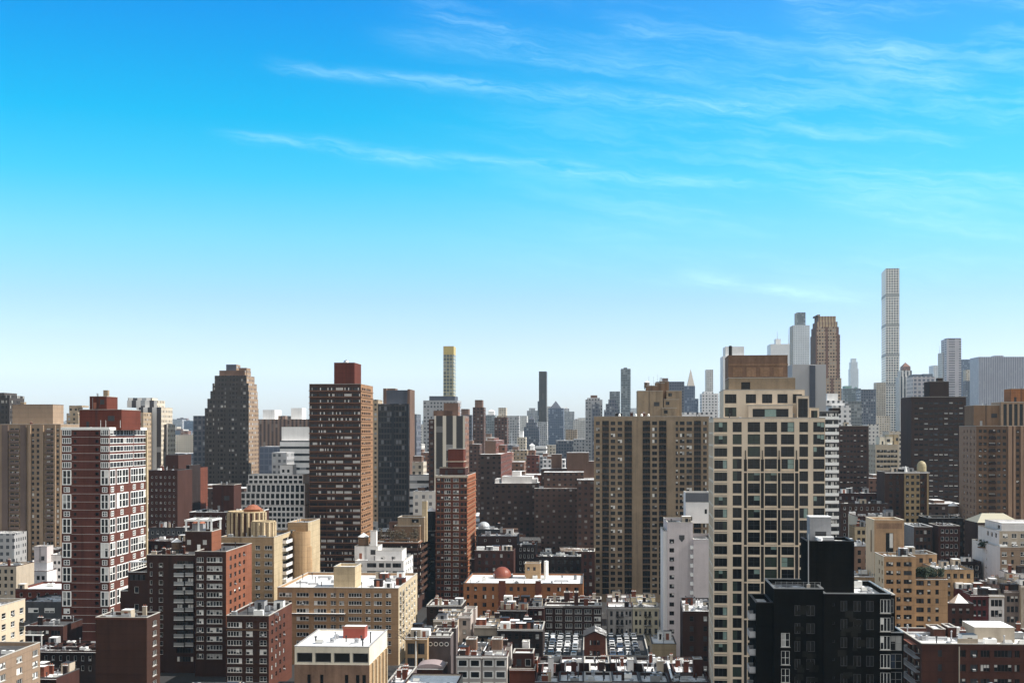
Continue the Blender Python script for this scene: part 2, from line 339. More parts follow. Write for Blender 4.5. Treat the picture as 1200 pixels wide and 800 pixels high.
ALL = []
class Bld:
    """A building on the street grid. x0, x1, yt: front face and roof line as seen from the camera at depth D; xs: where its flank ends; all turned to metres here."""
    def __init__(s, name, label, x0, x1, yt, D, xs=None, d=20.0, S=.06, wall='brick', roof='r_most', cat='building', group=None, par=.8, seed=None):
        s.S = S; s.c = 1 / math.sqrt(1 + S * S); s.s = S * s.c
        s.P = ((x0 - 600) / F * D, D); s.x0, s.x1, s.D, s.yt, s.xs = x0, x1, D, yt, xs
        s.w = s.lx(x1)
        if xs is not None:
            t2 = (xs - 600) / F
            px, py = (s.P[0] + s.w * s.c, s.P[1] - s.w * s.s) if xs > x1 else s.P
            d = (t2 * py - px) / (s.s - t2 * s.c)
        s.d = d; s.h = CH + (HZ - yt) * D / F
        s.root = empty(name, (s.P[0], s.P[1], 0), -math.atan(S)); tag(s.root, label, cat, group)
        s.wallm, s.roofm, s.par = wall, roof, par
        s.wb, s.rb, s.pb = MB(), MB(), MB(); s.wins = []; s.rg = random.Random(label); ALL.append(s)
    def lx(s, px, ly=0.0):
        t_ = (px - 600) / F; return (t_ * (s.P[1] + ly * s.c) - s.P[0] - ly * s.s) / (s.c + t_ * s.s)
    def wy(s, lx, ly): return s.P[1] - lx * s.s + ly * s.c
    def lz(s, py, lx=0.0, ly=0.0): return CH + (HZ - py) * s.wy(lx, ly) / F
    def proj(s, lx, ly, z):
        Y = s.wy(lx, ly); return 600 + F * (s.P[0] + lx * s.c + ly * s.s) / Y, HZ - (z - CH) * F / Y, Y
    def box(s, lx0=0.0, lx1=None, ly0=0.0, ly1=None, z0=0.0, z1=None, front=(), right=(), left=(), wall=None, roof=None, part=None, par=None, side=None, cop='coping'):
        lx1 = s.w if lx1 is None else lx1; ly1 = s.d if ly1 is None else ly1; z1 = s.h if z1 is None else z1
        wall = wall or s.wallm; roof = roof or s.roofm; par = s.par if par is None else par; side = side or wall
        b = MB() if part else s.wb
        for face, W, rects, m in (('front', lx1 - lx0, front, wall), ('right', ly1 - ly0, right, side), ('left', ly1 - ly0, left, side)):
            def P(u, dep, z):
                if face == 'front': return (lx0 + u, ly0 + dep, z)
                if face == 'right': return (lx1 - dep, ly0 + u, z)
                return (lx0 + dep, ly0 + u, z)
            rects = [r for r in rects if r[2] > z0 + .05 and r[3] < z1 - .05 and r[0] > -.001 and r[1] < W + .001 and r[1] - r[0] > .2]
            zs = sorted({z0, z1} | {r[2] for r in rects} | {r[3] for r in rects})
            prev = None; start = z0
            strips = []
            for a, c in zip(zs, zs[1:]):
                if c - a < 1e-5: continue
                zc = (a + c) / 2; ins = tuple(sorted((r[0], r[1]) for r in rects if r[2] < zc < r[3]))
                if strips and strips[-1][2] == ins: strips[-1][1] = c
                else: strips.append([a, c, ins])
            for a, c, ins in strips:
                u = 0.0
                for p, q in ins + ((W, W),):
                    if p > u + 1e-4: b.quad(P(u, 0, a), P(p, 0, a), P(p, 0, c), P(u, 0, c), m)
                    u = max(u, q)
            for r in rects:
                xa, xb, za, zb, k = r[:5]; dep = max(KIND[k][5], 0) + .03
                if dep > .05:
                    b.quad(P(xa, 0, za), P(xb, 0, za), P(xb, dep, za), P(xa, dep, za), m); b.quad(P(xa, 0, zb), P(xb, 0, zb), P(xb, dep, zb), P(xa, dep, zb), m)
                    b.quad(P(xa, 0, za), P(xa, dep, za), P(xa, dep, zb), P(xa, 0, zb), m); b.quad(P(xb, 0, za), P(xb, dep, za), P(xb, dep, zb), P(xb, 0, zb), m)
                p = P((xa + xb) / 2, 0, za); s.wins.append((p, {'front': 0.0, 'right': R(90), 'left': R(-90)}[face], xb - xa, zb - za, k, face))
        b.quad((lx1, ly1, z0), (lx0, ly1, z0), (lx0, ly1, z1), (lx1, ly1, z1), side)
        rb = b if part else s.rb
        if par > 0:
            q = .32; zr = z1 - par
            A = [(lx0 + q, ly0 + q), (lx1 - q, ly0 + q), (lx1 - q, ly1 - q), (lx0 + q, ly1 - q)]
            for i in range(4):
                (ax, ay), (bx, by) = A[i], A[(i + 1) % 4]
                b.quad((ax, ay, zr), (bx, by, zr), (bx, by, z1), (ax, ay, z1), wall)
            rb.poly([(x, y, zr) for x, y in A], roof)
            o = .07; pb = b if part else s.pb
            pb.box(lx0 - o, lx1 + o, ly0 - o, ly0 + q, z1, z1 + .16, cop, 'snow' if s.rg.random() < .25 else None, True); pb.box(lx0 - o, lx1 + o, ly1 - q, ly1 + o, z1, z1 + .16, cop, None, True)
            pb.box(lx0 - o, lx0 + q, ly0 + q, ly1 - q, z1, z1 + .157, cop, None, True); pb.box(lx1 - q, lx1 + o, ly0 + q, ly1 - q, z1, z1 + .157, cop, None, True)
        else: rb.quad((lx0, ly0, z1), (lx1, ly0, z1), (lx1, ly1, z1), (lx0, ly1, z1), roof)
        if part:
            o = b.build(part, s.root); W = lx1 - lx0; H = z1 - z0
            if s.rg.random() < .75 and part in ('bulkhead', 'penthouse', 'stair_tower', 'crown') and not front and W > 4 and H > 3 and wall != 'blackbrick':
                q = MB(); x = lx0 + W * s.rg.uniform(.5, .72); zz = z0 + H * .45; hh = min(1.8, H * .35); q.box(x, x + min(2.4, W * .25), ly0 - .05, ly0 - .005, zz, zz + hh, 'darkmetal', None, True)
                for k in range(5): q.box(x + .06, x + min(2.4, W * .25) - .06, ly0 - .1, ly0 - .052, zz + hh * (k + .3) / 5.2, zz + hh * (k + .8) / 5.2, 'darkgrey', None, True)
                q.build('louvre', o); q = MB(); x = lx0 + W * s.rg.uniform(.12, .3); q.box(x, x + 1.0, ly0 - .05, ly0 - .005, z0 + .82, z0 + 2.95, s.rg.choice(('darkmetal', 'greymetal', 'rust'))); q.build('door', o)
                q = MB(); x = lx0 + W * s.rg.uniform(.36, .46)
                for u in (0, .45): q.box(x + u, x + u + .06, ly0 - .16, ly0 - .1, z0 + .8, z1 + .9, 'darkmetal')
                for zz in np.arange(z0 + 1, z1 + .8, .45): q.box(x + .06, x + .45, ly0 - .15, ly0 - .11, zz, zz + .05, 'darkmetal', None, True)
                q.build('ladder', o)
                for k in range(s.rg.choice((1, 2, 2, 3))):
                    q = MB(); x = lx0 + W * s.rg.uniform(.1, .9); y = s.rg.uniform(ly0 + 1, max(ly0 + 1.2, ly1 - 1)); hh = s.rg.choice((1.0, 1.6, 3.2, 4.0)); r_ = .22 if hh < 2 else .05
                    q.lathe(x, y, [(r_, z1 - par), (r_, z1 + hh), (r_ * 1.5, z1 + hh + .02), (r_ * 1.5, z1 + hh + .2)], 7, 'galv' if hh < 2 else 'greymetal'); q.build('vent_pipe' if hh < 2 else 'antenna', o)
            return o
    def pbox(s, part, p0, p1, yt, ly0=2.0, dep=8.0, z0=None, **k):
        """a raised part given by what it spans in the picture, standing ly0 behind the front"""
        a, b_ = s.lx(p0, ly0), s.lx(p1, ly0); z1 = s.lz(yt, a, ly0)
        return s.box(a, b_, ly0, ly0 + dep, s.h - s.par if z0 is None else z0, z1, part=part, **k)
    def cols(s, spec): return [(s.lx(a), s.lx(b_), k) for a, b_, k in spec]
    def rows(s, cols, fh, wh, top=1.6, z1=None, ymax=815, n=None, zb=None):
        """window rectangles storey by storey below the roof line, down to where the picture or the ground ends"""
        z1 = s.h if z1 is None else z1; r = []; lim = max(3.0, CH + (HZ - ymax) * (s.D + min(s.d, 70)) / F if zb is None else zb); z = z1 - top
        i = 0
        while z - wh > lim and (n is None or i < n):
            for a, b_, k in cols: r.append((a, b_, z - wh, z, k))
            z -= fh; i += 1
        return r
    def ev(s, n, ww, k, W=None, m=.6):
        W = s.w if W is None else W; n = max(1, int(n)); p = (W - 2 * m) / n; ww = min(ww, p * .96)
        return [(m + p * (i + .5) - ww / 2, m + p * (i + .5) + ww / 2, k) for i in range(n)]
    def finish(s):
        if s.wb.f: s.wb.build('wall', s.root)
        if s.rb.f: s.rb.build('roof', s.root)
        if s.pb.f: s.pb.build('parapet', s.root)
        vis, rest = [], []
        for wn in s.wins:
            p = wn[0]; px, py, Y = s.proj(p[0], p[1], p[2] + wn[3] / 2); v = -3 < px < 1203 and 0 < py < 803 and s.D < 665
            if v and wn[5] == 'right' and not px < 600 + F * s.S: v = False
            if v and wn[5] == 'left' and not px > 600 + F * s.S: v = False
            if v:
                for o in ALL:
                    if o is not s and o.D < s.D - 1 and o.lo < px < o.hi and py > o.yt + 2: v = False; break
            ar = wn[2] * wn[3] / (Y * Y) * (1 if wn[5] == 'front' else .2)
            (vis if v else rest).append((ar, wn))
        vis.sort(key=lambda a: -a[0]); rest += vis[100:]; vis = vis[:100]
        for _, (p, rz, ww, hh, k, f_) in vis:
            inst('window', wproto(k, ww, hh, s.rg.choice((0, 1, 2, 4, 5, 6, 7)) if s.rg.random() > KIND[k][6] else 3)[1], s.root, p, rz)
        if rest:
            b = MB()
            for _, (p, rz, ww, hh, k, f_) in rest: b.add(wproto(k, ww, hh, s.rg.choice((0, 1, 2, 4, 5, 6, 7)))[0], p, rz)
            b.build('window', s.root)['kind'] = 'stuff'
    @property
    def lo(s): return min(s.x0, s.xs if s.xs is not None else s.x0)
    @property
    def hi(s): return max(s.x1, s.xs if s.xs is not None else s.x1)
    # rooftop furniture
    def clutter(s, n=6, lx0=None, lx1=None, ly0=None, ly1=None, z=None, what=None):
        rg = s.rg; lx0 = 1.2 if lx0 is None else lx0; lx1 = s.w - 1.2 if lx1 is None else lx1; ly0 = 1.5 if ly0 is None else ly0; ly1 = s.d - 1.5 if ly1 is None else ly1; z = s.h - s.par if z is None else z
        used = []
        for i in range(n * 4):
            if len(used) >= n: break
            k = rg.choice(what or ('air', 'air', 'pipe', 'pipe', 'pipe', 'hatch', 'chimney', 'fan', 'duct', 'skylight', 'air'))
            x, y = rg.uniform(lx0, lx1), rg.uniform(ly0, ly1)
            if any(abs(x - a) < 2.2 and abs(y - c) < 2.2 for a, c in used) or lx1 - lx0 < 2: continue
            used.append((x, y)); b = MB()
            if k == 'air':
                w_, d_, h_ = rg.uniform(.6, 1.4), rg.uniform(.5, 1.1), rg.uniform(.9, 1.8)
                b.box(-w_, w_, -d_, d_, .2, h_, rg.choice(('galv', 'greymetal', 'white')), rg.choice(('snow', None)), True); b.lathe(0, 0, [(.4, h_ + .01), (.4, h_ + .18), (.3, h_ + .18)], 10, 'darkmetal')
                for q in (-1, 1): b.box(q * w_ * .8 - .06, q * w_ * .8 + .06, -d_, d_, 0, .2, 'darkmetal')
                b.build('air_unit', s.root, (x, y, z))
            elif k == 'pipe':
                h_ = rg.uniform(.8, 2.2); b.lathe(0, 0, [(.13, 0), (.13, h_), (.24, h_ + .02), (.24, h_ + .2), (.05, h_ + .34)], 8, rg.choice(('galv', 'darkmetal', 'darkmetal'))); b.build('vent_pipe', s.root, (x, y, z))
            elif k == 'hatch':
                w_, d_, h_ = rg.uniform(1.1, 1.6), rg.uniform(1.2, 2.0), rg.uniform(2.2, 2.8); m = rg.choice(('white', 'creamdull', 'darkbrick', 'brick', 'greywall'))
                b.box(-w_, w_, -d_, d_, 0, h_, m, rg.choice(('snow', 'darkmetal'))); o = b.build('bulkhead', s.root, (x, y, z)); q = MB(); q.box(-.48, .48, -d_ - .03, -d_ + .02, .05, 2.05, rg.choice(('black', 'darkmetal', 'rust'))); q.build('door', o)
            elif k == 'chimney':
                w_ = rg.uniform(.35, .8); h_ = rg.uniform(1.4, 3.0); b.box(-w_, w_, -.35, .35, 0, h_, rg.choice(('brick', 'darkbrick', 'creamdull', 'brick'))); b.box(-w_ - .08, w_ + .08, -.43, .43, h_, h_ + .15, 'coping', 'snow', True)
                for q in (-.5, .5): b.lathe(q * w_, 0, [(.14, h_ + .15), (.12, h_ + .6)], 6, 'rust')
                b.build('chimney', s.root, (x, y, z))
            elif k == 'fan':
                b.box(-.45, .45, -.45, .45, 0, .5, 'galv'); b.lathe(0, 0, [(.3, .5), (.55, .75), (.55, .95), (.15, 1.15)], 10, 'galv'); b.build('roof_fan', s.root, (x, y, z))
            elif k == 'duct':
                L = rg.uniform(1.2, 3); b.box(-L, L, -.3, .3, .25, .8, 'galv', rg.choice(('snow', None)), True); b.box(-L, -L + .6, -.3, .3, 0, .25, 'galv'); b.box(L - .6, L, -.3, .3, 0, .25, 'galv'); b.build('duct', s.root, (x, y, z), rg.choice((0, R(90))) if lx1 - lx0 > 7 else R(90))
            else:
                b.box(-.8, .8, -1.1, 1.1, 0, .35, 'galv'); n_ = len(b.v); b.poly([(-.8, -1.1, .35), (.8, -1.1, .35), (.8, 0, .85), (-.8, 0, .85)], 'paleblind'); b.poly([(-.8, 0, .85), (.8, 0, .85), (.8, 1.1, .35), (-.8, 1.1, .35)], 'snow'); b.poly([(-.8, -1.1, .35), (-.8, 0, .85), (-.8, 1.1, .35)], 'galv'); b.poly([(.8, -1.1, .35), (.8, 0, .85), (.8, 1.1, .35)], 'galv')
                b.build('skylight', s.root, (x, y, z))
    def tank(s, lx, ly, z, r=1.9, hb=3.0, leg=2.2, m='wood', rm='snow'):
        o = empty('water_tank', (lx, ly, z)); o.parent = s.root
        b = MB(); b.lathe(0, 0, [(r, leg), (r * .98, leg + hb * .5), (r, leg + hb)], 16, m, False)
        for q in range(5): b.lathe(0, 0, [(r + .04, leg + .2 + q * hb / 5), (r + .04, leg + .28 + q * hb / 5)], 16, 'darkmetal', False)
        b.build('tank', o); b = MB(); b.lathe(0, 0, [(r + .2, leg + hb), (r * .5, leg + hb + r * .42), (.08, leg + hb + r * .75)], 16, rm); b.build('tank_roof', o)
        b = MB(); b.box(-r, r, -r, r, leg - .3, leg, 'darkmetal', None, True); b.build('platform', o)
        for q in (-1, 1):
            for v in (-1, 1): b = MB(); b.box(-.12, .12, -.12, .12, 0, leg - .3, 'darkmetal'); b.build('leg', o, (q * r * .8, v * r * .8, 0))
        return o
    def balcony(s, face, ua, ub, z, proj=1.3, rail='darkmetal', slab='coping', solid=False, key={}):
        W = ub - ua; kk = (round(W, 2), proj, rail, slab, solid)
        if kk not in key:
            b = MB(); b.box(-W / 2, W / 2, -proj, -.003, -.2, 0, slab, 'snow' if solid == 's' else None, True)
            if solid: b.box(-W / 2, W / 2, -proj - .002, -proj + .1, .002, 1.0, rail); b.box(-W / 2, -W / 2 + .1, -proj + .1, -.005, .002, 1.0, rail); b.box(W / 2 - .1, W / 2, -proj + .1, -.005, .002, 1.0, rail)
            else:
                for x in np.linspace(-W / 2 + .03, W / 2 - .03, max(3, int(W / .35))): b.box(x - .02, x + .02, -proj + .02, -proj + .06, 0, 1.0, rail)
                b.box(-W / 2, W / 2, -proj, -proj + .08, .98, 1.06, rail, None, True)
                for x in (-W / 2 + .03, W / 2 - .03):
                    b.box(x - .03, x + .03, -proj + .08, -.005, .98, 1.06, rail, None, True)
            key[kk] = b.mesh('balcony')
        uc = (ua + ub) / 2
        p, rz = {'front': ((uc, 0, z), 0), 'right': ((s.w, uc, z), R(90)), 'left': ((0, uc, z), R(-90))}[face]
        return inst('balcony', key[kk], s.root, p, rz)

def far(name, label, x0, x1, yt, D, m, xs=None, d=None, S=.06, tiers=(), roof='r_grey', group=None, cat='building', z0=0.0, sidem=None):
    """a distant building as one mesh: a main block and the steps, caps, pyramids and masts that stand on it"""
    c = 1 / math.sqrt(1 + S * S); sn = S * c; P = ((x0 - 600) / F * D, D)
    def lx(px, ly=0.0):
        t_ = (px - 600) / F; return (t_ * (P[1] + ly * c) - P[0] - ly * sn) / (c + t_ * sn)
    w_ = lx(x1)
    if xs is not None:
        t2 = (xs - 600) / F; px, py = (P[0] + w_ * c, P[1] - w_ * sn) if xs > x1 else P
        d = (t2 * py - px) / (sn - t2 * c)
    if d is None: d = max(12.0, min(w_ * .9, 40.0))
    b = MB(); h = CH + (HZ - yt) * D / F
    def bx(a, e, y0, y1, z0, z1, mm, rf):
        b.quad((a, y0, z0), (e, y0, z0), (e, y0, z1), (a, y0, z1), mm); b.quad((e, y1, z0), (a, y1, z0), (a, y1, z1), (e, y1, z1), mm)
        b.quad((e, y0, z0), (e, y1, z0), (e, y1, z1), (e, y0, z1), sidem or mm); b.quad((a, y1, z0), (a, y0, z0), (a, y0, z1), (a, y1, z1), sidem or mm); b.quad((a, y0, z1), (e, y0, z1), (e, y1, z1), (a, y1, z1), rf)
    bx(0, w_, 0, d, z0, h, m, roof)
    ztop = h
    for T in tiers:
        kind = T[0]
        if kind == 'ant':
            x = lx(T[1], d / 2); r_ = (T[3] if len(T) > 3 else .5); b.tube((x, d / 2, h - 3), (x, d / 2, CH + (HZ - T[2]) * (D + d / 2) / F), r_, r_ * .3, 'galv', 6); continue
        if kind == 'pyr':
            q = T[4] if len(T) > 4 else 0.0; y0_ = d * q; a, e = lx(T[1], y0_), lx(T[2], y0_); y1_ = d * (1 - q); z_ = CH + (HZ - T[3]) * (D + d / 2) / F; mm = T[5] if len(T) > 5 else m
            ap = ((a + e) / 2, d / 2, z_)
            for p_, q_ in (((a, y0_), (e, y0_)), ((e, y0_), (e, y1_)), ((e, y1_), (a, y1_)), ((a, y1_), (a, y0_))): b.poly([(*p_, ztop), (*q_, ztop), ap], mm)
            continue
        if kind == 'tank':
            x = lx(T[1], d * .4); r_ = T[3] / F * D; z_ = CH + (HZ - T[2]) * (D + d * .4) / F; b.lathe(x, d * .4, [(r_, h), (r_, z_ - r_ * .7), (.1, z_)], 10, 'wood' if len(T) < 5 else T[4]); continue
        q = T[4] if len(T) > 4 else .08; y0_ = d * q; a, e = lx(T[1], y0_), lx(T[2], y0_); z_ = CH + (HZ - T[3]) * (D + y0_ * c) / F
        if kind == 'side': bx(a, e, y0_, d * (1 - q), 0, z_, T[5] if len(T) > 5 else m, roof); continue
        bx(a, e, y0_, d * (1 - q), min(ztop, h) if kind == 'on' else h, z_, T[5] if len(T) > 5 else m, roof); ztop = z_ if kind in ('box', 'on') else ztop
        h = h if kind == 'small' else z_
        if kind == 'small': pass
    o = b.build(name, None, (P[0], P[1], 0), -math.atan(S)); tag(o, label, cat, group); return o
# ------------------------------------------------------------------ ground, far hills, haze
b = MB(); b.box(-4500, 4500, -600, 9600, -.4, 0, 'asphalt_ground') if False else None
m, t, bs = newmat('groundmat'); co, _ = objco(t)
k = sstep(noise(t, co, .03, 6, .65), .55, .65)
t.links.new(mixc(t, k, (.022, .021, .022), (.13, .13, .135)), bs.inputs['Base Color']); bs.inputs['Roughness'].default_value = .9; MATS['groundmat'] = m
b = MB(); b.quad((-4300, -150, 0), (4300, -150, 0), (4300, 9300, 0), (-4300, 9300, 0), 'groundmat'); tag(b.build('ground'), None, None, None, 'structure')
b = MB(); rg = random.Random(4); xs_ = list(np.linspace(-4200, 4200, 120)); hs = [60 + 22 * math.sin(i * .11) + 14 * math.sin(i * .37 + 1) + rg.uniform(-4, 4) for i in range(120)]
for i in range(119):
    b.quad((xs_[i], 8600, 0), (xs_[i + 1], 8600, 0), (xs_[i + 1], 8900, hs[i + 1]), (xs_[i], 8900, hs[i]), 'hillmat'); b.quad((xs_[i], 8900, hs[i]), (xs_[i + 1], 8900, hs[i + 1]), (xs_[i + 1], 9250, 0), (xs_[i], 9250, 0), 'hillmat')
tag(b.build('hills'), None, None, None, 'structure')
HAZE = 4.0e-5
hm = bpy.data.materials.new('hazemat'); hm.use_nodes = True; ht = hm.node_tree; ht.nodes.clear(); ho = ht.nodes.new('ShaderNodeOutputMaterial'); hv = ht.nodes.new('ShaderNodeVolumePrincipled')
hv.inputs['Density'].default_value = HAZE; hv.inputs['Color'].default_value = (.55, .80, 1.0, 1); hv.inputs['Anisotropy'].default_value = .2; ht.links.new(hv.outputs[0], ho.inputs['Volume']); MATS['hazemat'] = hm
b = MB(); b.box(-4400, 4400, -250, 9400, -1, 420, 'hazemat', None, True); tag(b.build('haze'), None, None, None, 'stuff')

# ------------------------------------------------------------------ near and middle-distance buildings
KIND['wbig'] = (1, 1, .3, 'white', G_CLEAR, -.05, 0, None); KIND['wb2'] = (2, 1, .15, 'white', (('blind', 1),), .1, 0, None)
KIND['dot'] = (1, 1, .08, 'darkslab', (('gdark', .5), ('gmid', .12), ('paleblind', .15), ('blind', .13)), .15, 0, None)
# beige tower at the right
B = Bld('apartment_tower', 'tall beige stone tower with dark green windows and a brown brick crown, right of centre', 836, 967, 490, 330, d=26, S=.10, wall='tanstone', roof='r_most')
C = B.cols([(837, 852.2, 't3'), (858.6, 869.2, 't1'), (876.2, 890.8, 'tw'), (895.8, 910.7, 'tw'), (915.2, 930.8, 'tw'), (936.7, 947, 't1'), (953, 966.3, 't3')])
W1 = B.rows(C, 2.95, 2.42, .9)
LW = B.rows([(2, 6, 't1'), (8, 12, 't1'), (14, 18, 't1'), (20, 24, 't1')], 2.95, 2.42, .9)
B.box(front=W1, left=LW, side='tanstone_side')
z1 = B.lz(457, 2, 2.2)
a, e = B.lx(848, 2.2), B.lx(943, 2.2)
tc_ = lambda sp, q, x0: [(B.lx(p, q) - x0, B.lx(r, q) - x0, k) for p, r, k in sp]
B.box(a, e, 2.2, 22, B.h - .8, z1, front=[(u, v, z1 - 3.2, z1 - 1.0, k) for u, v, k in tc_([(849.5, 863, 't3'), (874, 886, 't3'), (893, 905, 't3'), (911, 923, 't3'), (929, 940, 't1')], 2.2, a)] + [(u, v, z1 - 6.4, z1 - 4.2, k) for u, v, k in tc_([(849.5, 863, 't3'), (877, 905, 't3'), (911, 925, 't3')], 2.2, a)], wall='tanstone')
x0 = B.lx(877, .6); x1 = B.lx(929, .6); zz = B.lz(475, x0, .6); B.box(x0, x1, .6, 2.25, B.h - .8, zz, front=[(1, x1 - x0 - 1, B.h + .3, zz - .8, 't3')], wall='tanstone', par=.3)
x0 = B.lx(934, .3); x1 = B.lx(948, .3); zz = B.lz(464, x0, .3); B.box(x0, x1, .3, 6, B.h - .8, zz, front=[(.25, x1 - x0 - .25, B.h + .2, zz - .6, 'tw')], wall='tanstone', par=.3)
x0 = B.lx(948.5, .8); x1 = B.lx(960, .8); zz = B.lz(478, x0, .8); B.box(x0, x1, .8, 6, B.h - .8, zz, front=[(.4, x1 - x0 - .4, B.h + .1, zz - .6, 't1')], wall='tanstone', par=.3)
a, e = B.lx(854, 4), B.lx(932, 4); zm = B.lz(443, a, 4); B.box(a, e, 4, 20, z1 - .8, zm, part='bulkhead', wall='tanslab', front=[(a_, a_ + 2.2, z1 + .2, z1 + 2.0, 'dr') for a_ in (3.0,)], par=.3)
a, e = B.lx(853.5, 4.6), B.lx(923, 4.6); zt = B.lz(417, a, 4.6); bo = B.box(a, e, 4.6, 19, zm - .3, zt, part='crown', wall='stonebrown', par=.5, cop='stonebrown')
q = MB()
for i in range(4): u = a + .6 + (e - a - 1.2) * i / 4; q.box(u + .5, u + (e - a - 1.2) / 4 - .5, 4.45, 4.58, zm + .4, zm + 2.6, 'weathered')
q.box(a - .08, e + .08, 4.5, 4.59, zm + 3.1, zm + 3.5, 'weathered'); q.build('panel', bo)
q = MB(); q.lathe(B.lx(856, 8), 8, [(.42, z1), (.42, B.lz(406, 2, 8)), (.3, B.lz(405, 2, 8))], 10, 'black'); q.build('chimney', B.root)
# belts every third storey, painted slot shade and thin piers of the middle bays
q = MB(); qd = MB()
zt = B.h - 4.1
for i in range(40):
    z = zt - 2.95 * i
    if z < 6: break
    if i % 3 == 0 and i > 0: q.box(B.lx(871.5), B.lx(935.5), -.35, -.004, z - .16, z + .16, 'tanstone', None, True)
    q.box(B.lx(836) - .05, B.lx(852.5), -.18, -.004, z - .1, z + .12, 'tanstone_side', None, True)
for px0, px1 in ((871.8, 875.3), (891.4, 895.2), (911.2, 914.8), (931.2, 935.6)):
    qd.box(B.lx(px0), B.lx(px1), -.02, -.003, 4, zt - 5.8, 'black')  # flat black strip painting the shade of a recess
for px in (875.7, 891, 895.6, 910.9, 915, 931): q.box(B.lx(px) - .1, B.lx(px) + .1, -.32, -.005, 4, zt - 5.5, 'tanstone')
for px in (873.5, 893.3, 913, 933.4): q.box(B.lx(px) - .09, B.lx(px) + .09, -.25, -.021, zt - 9.2, zt - 3.6, 'black')
q.build('belt_course', B.root); qd.build('recess_shade', B.root)
B.clutter(5, 1, B.w - 1, .2, 2.0, what=('pipe', 'fan'))

# black brick building at the lower right
B = Bld('apartment_building', 'black brick apartment building with stepped blocks and narrow pale window pairs', 907, 1043, 694, 245, xs=None, d=20, wall='blackbrick', roof='r_grey', S=.08)
xm = B.lx(965); KIND['dkb'] = (2, 1, .09, 'darkgrey', G_BLK, .15, 0, None)
Cd = [(B.lx(u), B.lx(v), 'dkb') for u, v in ((931, 938), (945, 955))]; Ce = [(B.lx(u) - xm, B.lx(v) - xm, 'dkb') for u, v in ((984, 992), (999, 1008), (1014, 1023))]
C = [(B.lx(915.5), B.lx(925.5), 'p2')]
B.box(0, xm - .02, 0, 16, 0, B.h + .7, front=B.rows(C, 3.2, 2.5, 7.2) + B.rows(Cd, 3.2, 1.9, 2.2), roof='r_patchy', cop='greymetal')
x1 = B.lx(1043, -.9); ry = [(u - xm, v - xm, k) for u, v, k in ((B.lx(1030.5), B.lx(1042.5), 'p3'),)]
hw = [(B.lx(974.5) - xm, B.lx(977.8) - xm, 'slit')]
B.box(xm, B.w, -.9, 20, 0, B.h, front=B.rows(ry, 3.25, 2.45, .9) + B.rows(hw, 3.25, .55, 1.7) + B.rows(Ce, 3.25, 1.9, 1.2), roof='r_snow', cop='greymetal')
z1 = B.lz(634, B.lx(945, 6), 6); a, e = B.lx(946, 6), B.lx(1001, 6)
B.box(a, e, 6, 15, B.h - .8, z1, part='stair_tower', wall='blackbrick', roof='r_patchy', left=[], par=.4, cop='darkmetal')
x0 = B.lx(949, 9); q = MB(); q.box(x0, B.lx(974, 9), 9, 13, z1 - .4, B.lz(606, x0, 9), 'greywall', 'snow'); q.box(x0 + 1, x0 + 3, 8.95, 8.99, z1 + .2, z1 + 1.6, 'darkmetal'); q.box(x0 - .05, B.lx(974, 9) + .05, 8.9, 13.05, B.lz(606, x0, 9) + .002, B.lz(605, x0, 9), 'white', 'snow'); q.build('bulkhead', B.root)
q = MB(); q.box(B.lx(956, 7), B.lx(977, 7), 6.6, 8.6, z1 + .1, z1 + .75, 'galv', 'snow', True); q.lathe(B.lx(960, 7), 6.2, [(.5, z1 + .1), (.5, z1 + .6), (.1, z1 + .8)], 10, 'snow'); q.build('air_unit', B.root)
q = MB(); q.lathe(B.lx(947.5, 5), 5.2, [(.1, B.h), (.1, z1 + 1.5)], 8, 'greymetal'); q.box(B.lx(947.5, 5) - .3, B.lx(947.5, 5) + .3, 4.9, 5.5, B.h - .8, B.h + 1, 'creamdull', 'snow'); q.build('flue', B.root)
q = MB()
for i in range(4): q.box(.3, xm - .5, .3 + i * .001, .36, B.h + .95 + i * .3, B.h + .99 + i * .3, 'greymetal', None, True)
for x in np.linspace(.3, xm - .5, 9): q.box(x - .03, x + .03, .24, .29, B.h + .8, B.h + 1.95, 'greymetal')
q.build('railing', B.root)
a, e = B.lx(886, 1.2), -.02
B.box(a, e, 1.2, 14, 0, B.lz(706, a, 1.2), left=[(2, 5, z, z + 1.9, 't1') for z in np.arange(3, 33, 3.2)], wall='blackbrick', cop='darkmetal')
for z in np.arange(2.6, B.lz(712), 3.2):
    o = B.balcony('left', 2.0, 6.5, z, 1.1, 'galv', 'greymetal', True); o.location.x = a
x0, x1 = B.w + .02, B.lx(1059, 2.5)
zs = B.lz(741, x0, 2.5)
B.box(x0, x1, 2.5, 15, 0, zs, front=B.rows([(.3, x1 - x0 - .3, 'cw2')], 3.25, 2.7, .5, z1=zs), wall='blackbrick', roof='r_snow', cop='greymetal')
x1b = B.lx(1049, 5); zs2 = B.lz(697, x0, 5); B.box(x0, x1b, 5, 15, zs - .8, zs2, front=B.rows([(.2, x1b - x0 - .2, 'cw2')], 3.25, 2.6, .6, z1=zs2, zb=zs), wall='blackbrick', roof='r_snow')
rg = random.Random(8)
for i in range(30):                                   # slightly different charcoal brick panels
    x = rg.choice((rg.uniform(3.6, xm - 2.4), rg.uniform(xm + 2.2, B.w - 4.6))); z = rg.uniform(30, B.h - 3); yy = (-.9 if x > xm else 0) - .01 - .0015 * i
    q = MB(); q.box(x, x + rg.uniform(.8, 1.7), yy, yy + .008, z, z + rg.uniform(.6, 1.25), 'panelblack'); q.build('brick_panel', B.root)
B.clutter(7, xm + 2, B.w - 1, 6, 18)

